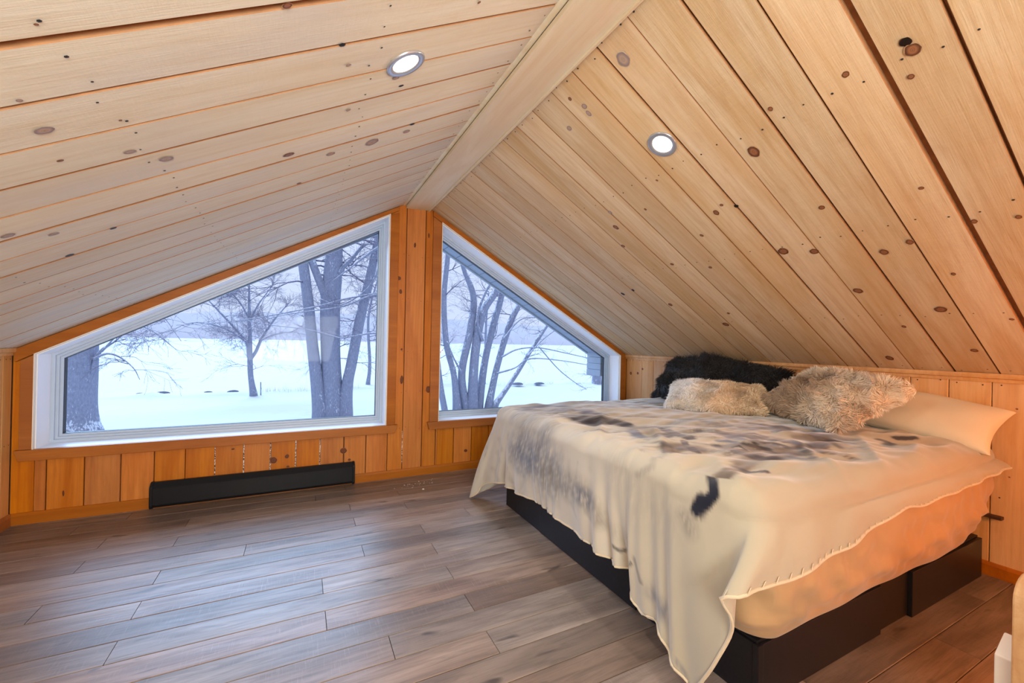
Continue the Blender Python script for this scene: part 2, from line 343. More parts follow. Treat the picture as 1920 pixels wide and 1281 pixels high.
# ---- surveyed data (stems in metres; knots and print strokes in survey units)
TREES={'tri': [[(0.65, 12.2, -1.54, 0.223), (0.49, 12.2, -0.18, 0.203), (0.31, 12.2, 1.13, 0.184), (0.15, 12.2, 2.58, 0.174), (-0.01, 12.2, 3.79, 0.164), (-0.18, 12.2, 4.91, 0.127)], [(1.08, 12.3, -1.62, 0.36), (0.96, 12.3, 0.18, 0.321), (0.87, 12.3, 2.14, 0.33), (0.9, 12.3, 3.2, 0.321), (0.95, 12.3, 4.15, 0.283), (0.96, 12.3, 5.29, 0.227)], [(0.79, 12.2, 2.25, 0.149), (0.66, 12.2, 2.8, 0.14), (0.45, 12.2, 3.34, 0.129), (0.2, 12.2, 4.05, 0.119), (-0.01, 12.2, 4.94, 0.091)], [(1.4, 12.1, -1.57, 0.227), (1.48, 12.1, -0.38, 0.19), (1.61, 12.1, 0.38, 0.181), (1.85, 12.1, 1.93, 0.173), (2.06, 12.1, 2.99, 0.164), (2.25, 12.1, 4.01, 0.146), (2.46, 12.1, 5.26, 0.117)], [(1.12, 12.1, 3.48, 0.084), (1.27, 12.1, 3.77, 0.075), (1.52, 12.1, 4.08, 0.066), (1.88, 12.1, 4.6, 0.048)]], 'left': [[(-5.67, 12.2, -1.62, 0.524), (-5.65, 12.2, -0.8, 0.464), (-5.64, 12.2, 0.1, 0.449), (-5.64, 12.2, 0.99, 0.435), (-5.63, 12.2, 2.19, 0.375), (-5.62, 12.2, 3.39, 0.315)]], 'small': [[(-2.0, 19.6, -1.61, 0.14), (-2.13, 19.6, -0.77, 0.115), (-2.18, 19.6, -0.0, 0.114), (-2.2, 19.6, 1.01, 0.089), (-2.25, 19.6, 2.03, 0.076), (-2.29, 19.6, 3.04, 0.051), (-2.3, 19.6, 3.93, 0.025)], [(-2.21, 19.6, 0.25, 0.076), (-2.33, 19.6, 0.96, 0.076), (-2.75, 19.6, 1.55, 0.063), (-3.3, 19.6, 2.2, 0.05), (-3.92, 19.6, 2.93, 0.024)], [(-2.15, 19.7, 0.2, 0.077), (-1.96, 19.7, 0.55, 0.077), (-1.78, 19.7, 1.07, 0.064), (-1.48, 19.7, 1.68, 0.052), (-1.1, 19.7, 2.29, 0.039), (-0.54, 19.7, 3.03, 0.026)], [(-2.32, 19.5, 0.96, 0.05), (-2.82, 19.5, 1.37, 0.037), (-3.44, 19.5, 1.68, 0.037), (-4.24, 19.5, 1.82, 0.024), (-4.82, 19.5, 1.67, 0.018)], [(-1.76, 19.5, 1.07, 0.051), (-1.26, 19.5, 1.34, 0.039), (-0.51, 19.5, 1.52, 0.026), (0.2, 19.5, 1.38, 0.02)], [(-2.26, 19.7, 2.03, 0.051), (-2.55, 19.7, 2.65, 0.038), (-2.98, 19.7, 3.25, 0.025), (-3.3, 19.7, 3.6, 0.019)], [(-2.25, 19.7, 1.9, 0.051), (-1.96, 19.7, 2.69, 0.038), (-1.58, 19.7, 3.36, 0.026), (-1.25, 19.7, 3.9, 0.02)]], 'clump': [[(5.54, 11.9, -1.52, 0.147), (5.36, 11.9, -0.12, 0.115), (5.03, 11.9, 1.11, 0.114), (4.9, 11.9, 2.87, 0.104), (5.01, 11.9, 4.56, 0.093), (5.02, 11.9, 6.2, 0.073)], [(5.96, 12.0, -1.55, 0.161), (5.72, 12.0, -0.07, 0.149), (6.05, 12.0, 1.73, 0.15), (6.13, 12.0, 3.06, 0.129), (5.67, 12.0, 4.22, 0.085), (5.46, 12.0, 5.45, 0.063)], [(6.17, 11.9, -1.55, 0.193), (6.22, 11.9, 0.53, 0.182), (6.5, 11.9, 2.35, 0.162), (7.1, 11.9, 3.32, 0.132), (7.56, 11.9, 4.38, 0.1)], [(6.49, 12.1, -1.6, 0.164), (6.77, 12.1, 0.52, 0.143), (7.14, 12.1, 2.08, 0.144), (7.46, 12.1, 3.23, 0.123), (7.65, 12.1, 4.87, 0.101)], [(6.85, 11.9, -1.54, 0.142), (7.22, 11.9, 0.22, 0.132), (7.74, 11.9, 1.92, 0.134), (8.17, 11.9, 2.81, 0.124), (8.85, 11.9, 4.05, 0.092)], [(7.02, 11.8, -1.47, 0.12), (8.02, 11.8, -0.16, 0.101), (8.71, 11.8, 0.86, 0.091), (9.51, 11.8, 1.98, 0.081), (10.45, 11.8, 3.23, 0.059)], [(6.47, 11.7, 1.24, 0.064), (6.22, 11.7, 2.09, 0.053), (6.43, 11.7, 2.95, 0.053), (6.87, 11.7, 3.85, 0.043)], [(5.11, 11.9, -1.91, 0.125), (4.88, 11.9, -0.86, 0.114), (4.73, 11.9, 0.18, 0.093), (4.54, 11.9, 2.02, 0.082)]], 'whip_l': [[(3.46, 11.3, 3.01, 0.048), (2.35, 11.3, 2.83, 0.037), (1.32, 11.3, 2.58, 0.027), (0.86, 11.3, 2.41, 0.027), (0.02, 11.3, 2.15, 0.022), (-1.29, 11.3, 1.8, 0.016), (-2.36, 11.3, 1.61, 0.012), (-3.24, 11.3, 1.51, 0.008)], [(3.5, 11.3, 1.19, 0.048), (2.38, 11.3, 1.44, 0.037), (1.6, 11.3, 1.33, 0.027), (1.09, 11.3, 1.26, 0.022), (0.16, 11.3, 1.5, 0.017), (-1.15, 11.3, 1.64, 0.012), (-1.97, 11.3, 1.88, 0.008)], [(3.34, 11.2, 2.7, 0.048), (2.25, 11.2, 2.76, 0.037), (1.15, 11.2, 2.29, 0.027), (-0.11, 11.2, 2.03, 0.017), (-0.99, 11.2, 1.76, 0.012), (-1.94, 11.2, 1.08, 0.008)], [(3.34, 11.4, 5.22, 0.058), (2.15, 11.4, 4.31, 0.046), (1.47, 11.4, 3.69, 0.027), (0.82, 11.4, 3.09, 0.018)], [(3.26, 11.4, 4.25, 0.058), (2.44, 11.4, 3.78, 0.047), (2.01, 11.4, 3.0, 0.028), (1.16, 11.4, 2.36, 0.022), (0.5, 11.4, 2.53, 0.013)]], 'whip_c': [[(7.09, 11.6, -0.04, 0.043), (7.88, 11.6, 0.17, 0.033), (8.6, 11.6, 0.55, 0.028), (10.1, 11.6, 0.48, 0.023), (11.57, 11.6, 0.28, 0.018)], [(7.26, 11.6, 0.61, 0.043), (7.99, 11.6, 0.94, 0.033), (9.01, 11.6, 1.02, 0.028), (10.37, 11.6, 0.81, 0.024), (11.69, 11.6, 0.57, 0.018)], [(8.37, 11.6, 0.57, 0.034), (9.13, 11.6, 1.3, 0.028), (9.8, 11.6, 1.78, 0.023), (10.48, 11.6, 2.15, 0.012)], [(7.25, 11.6, 1.26, 0.033), (8.08, 11.6, 2.16, 0.028), (8.98, 11.6, 2.32, 0.023)], [(9.01, 11.6, 1.07, 0.028), (9.97, 11.6, 0.15, 0.023), (10.83, 11.6, -0.45, 0.018), (11.57, 11.6, -0.83, 0.012)], [(5.58, 11.6, -0.04, 0.041), (5.22, 11.6, 0.6, 0.031), (4.95, 11.6, 1.21, 0.025)]], 'twigs_left': [[(-5.25, 12.0, 0.1, 0.052), (-5.17, 12.0, 0.52, 0.053), (-5.04, 12.0, 0.78, 0.038), (-4.78, 12.0, 1.01, 0.023), (-4.38, 12.0, 1.49, 0.015)], [(-5.2, 11.9, 0.5, 0.037), (-4.92, 11.9, 0.66, 0.03), (-4.63, 11.9, 0.56, 0.023), (-4.33, 11.9, 0.25, 0.015), (-4.18, 11.9, -0.09, 0.008)], [(-5.03, 11.9, 0.71, 0.03), (-4.83, 11.9, 1.01, 0.023), (-4.64, 11.9, 1.32, 0.019), (-4.24, 11.9, 1.64, 0.015), (-3.75, 11.9, 1.82, 0.012), (-3.24, 11.9, 1.05, 0.008)], [(-4.35, 11.9, 1.56, 0.019), (-3.93, 11.9, 1.34, 0.016), (-3.61, 11.9, 1.04, 0.012), (-3.36, 11.9, 0.8, 0.008)]], 'far_stump': [[(18.74, 20.0, -1.79, 0.341), (18.76, 20.0, -0.84, 0.322), (18.72, 20.0, 0.68, 0.303), (18.71, 20.0, 2.95, 0.265)]]}
KNOTS={'R': [(0.926, -2.012, 1.942, 0.0292, 0.0295, 2), (1.389, -2.158, 1.682, 0.0232, 0.0285, 0), (1.683, -2.226, 1.517, 0.0112, 0.0142, 0), (1.288, -2.478, 1.739, 0.0095, 0.0127, 0), (1.304, -2.61, 1.729, 0.0171, 0.0226, 0), (1.28, -2.605, 1.743, 0.0091, 0.0221, 1), (1.364, -2.586, 1.696, 0.0094, 0.0092, 0), (1.282, -2.281, 1.742, 0.0088, 0.0095, 0), (1.702, -2.493, 1.506, 0.0061, 0.0116, 0), (1.854, -1.992, 1.421, 0.0221, 0.0305, 0), (1.884, -2.099, 1.404, 0.0165, 0.0253, 0), (2.147, -2.139, 1.257, 0.0165, 0.0294, 0), (1.944, -2.308, 1.37, 0.0151, 0.0228, 0), (1.914, -2.393, 1.387, 0.0124, 0.018, 0), (2.099, -2.449, 1.283, 0.0067, 0.0132, 0), (2.299, -2.354, 1.171, 0.0198, 0.0285, 0), (2.408, -2.2, 1.11, 0.0091, 0.0143, 0), (2.588, -2.371, 1.009, 0.0129, 0.0193, 0), (2.669, -2.05, 0.963, 0.022, 0.0241, 0), (1.871, -2.562, 1.411, 0.0114, 0.0101, 0), (1.884, -2.65, 1.404, 0.0092, 0.0096, 0), (1.576, -1.872, 1.577, 0.0153, 0.0171, 0), (1.549, -1.917, 1.592, 0.0084, 0.0097, 0), (1.486, -1.336, 1.628, 0.0163, 0.0239, 0), (1.396, -1.393, 1.678, 0.0125, 0.0174, 2), (0.987, -1.615, 1.907, 0.0129, 0.0142, 2), (0.91, -1.729, 1.951, 0.0094, 0.0097, 0), (0.96, -1.755, 1.923, 0.0138, 0.0147, 2), (0.988, -1.746, 1.907, 0.0139, 0.0151, 2), (2.351, -1.361, 1.142, 0.0211, 0.0291, 0), (1.873, -1.616, 1.41, 0.0083, 0.0147, 0), (1.574, -1.966, 1.578, 0.0121, 0.0095, 1), (1.975, -0.847, 1.353, 0.0186, 0.016, 1), (1.954, -0.968, 1.365, 0.013, 0.0149, 1), (1.67, -1.725, 1.524, 0.0099, 0.0121, 0), (1.803, -1.429, 1.449, 0.0094, 0.0159, 0), (2.375, -2.525, 1.128, 0.0065, 0.0114, 0), (1.608, -1.254, 1.559, 0.0139, 0.0161, 0), (1.343, -1.76, 1.708, 0.0071, 0.0063, 0), (1.448, -1.587, 1.649, 0.0082, 0.0078, 0), (2.245, -1.454, 1.201, 0.0098, 0.0131, 0), (2.126, -1.127, 1.268, 0.0159, 0.0222, 0)], 'L': [(-0.451, -1.958, 1.389, 0.0154, 0.0182, 2), (-0.439, -2.065, 1.396, 0.0052, 0.0065, 2), (-0.372, -1.793, 1.432, 0.0132, 0.0136, 2), (-0.324, -1.706, 1.459, 0.021, 0.0157, 2), (-0.477, -1.828, 1.375, 0.0063, 0.0075, 0), (-0.351, -2.234, 1.444, 0.0034, 0.0034, 0), (-0.698, -1.5, 1.254, 0.0166, 0.0158, 2), (-0.038, -2.2, 1.615, 0.011, 0.0097, 0), (0.068, -2.05, 1.673, 0.0123, 0.006, 1), (-0.052, -1.511, 1.607, 0.0215, 0.0178, 0), (0.224, -1.405, 1.758, 0.0481, 0.0223, 2), (0.253, -1.791, 1.774, 0.0108, 0.0068, 1), (0.227, -1.846, 1.759, 0.014, 0.0093, 2), (-0.544, -1.321, 1.338, 0.0104, 0.0101, 1), (-0.643, -1.418, 1.284, 0.0126, 0.0133, 2), (0.08, -1.408, 1.679, 0.0212, 0.0158, 2), (0.353, -1.41, 1.828, 0.0261, 0.0116, 2), (0.362, -1.468, 1.833, 0.0156, 0.0082, 1), (-0.347, -1.936, 1.446, 0.0037, 0.0042, 0), (-0.691, -1.192, 1.258, 0.0147, 0.0115, 1), (0.373, -2.118, 1.839, 0.0072, 0.0044, 0), (0.089, -1.963, 1.684, 0.0077, 0.0071, 2), (0.111, -1.722, 1.696, 0.0101, 0.007, 2), (-0.024, -1.195, 1.622, 0.0118, 0.0096, 0)], 'G': [(-0.148, 0.0, 0.21, 0.0211, 0.0206, 0), (-0.072, 0.0, 0.227, 0.0124, 0.0139, 0), (0.27, 0.0, 0.231, 0.0242, 0.0184, 0), (0.62, 0.0, 1.449, 0.0153, 0.0155, 0), (0.634, 0.0, 1.353, 0.0115, 0.0155, 0), (0.655, 0.0, 0.711, 0.0116, 0.0312, 0), (0.65, 0.0, 0.933, 0.0077, 0.0078, 0), (0.731, 0.0, 1.703, 0.0079, 0.0197, 0), (0.855, 0.0, 0.635, 0.0205, 0.0241, 0), (-1.128, 0.0, 0.138, 0.0042, 0.0172, 0), (0.309, 0.0, 0.165, 0.0105, 0.0074, 0), (1.164, 0.0, 0.144, 0.0134, 0.0126, 0), (0.834, 0.0, 1.787, 0.0061, 0.02, 0), (-0.065, 0.0, 0.16, 0.0093, 0.007, 0), (-0.368, 0.0, 0.303, 0.0084, 0.0066, 0)], 'W': [(2.786, -2.449, 0.757, 0.0031, 0.007, 0), (2.786, -2.431, 0.455, 0.0032, 0.0047, 0), (2.786, -0.063, 0.733, 0.0143, 0.0201, 0), (2.786, -0.214, 0.783, 0.01, 0.0146, 0), (2.786, -0.154, 0.74, 0.0137, 0.0148, 0)]}
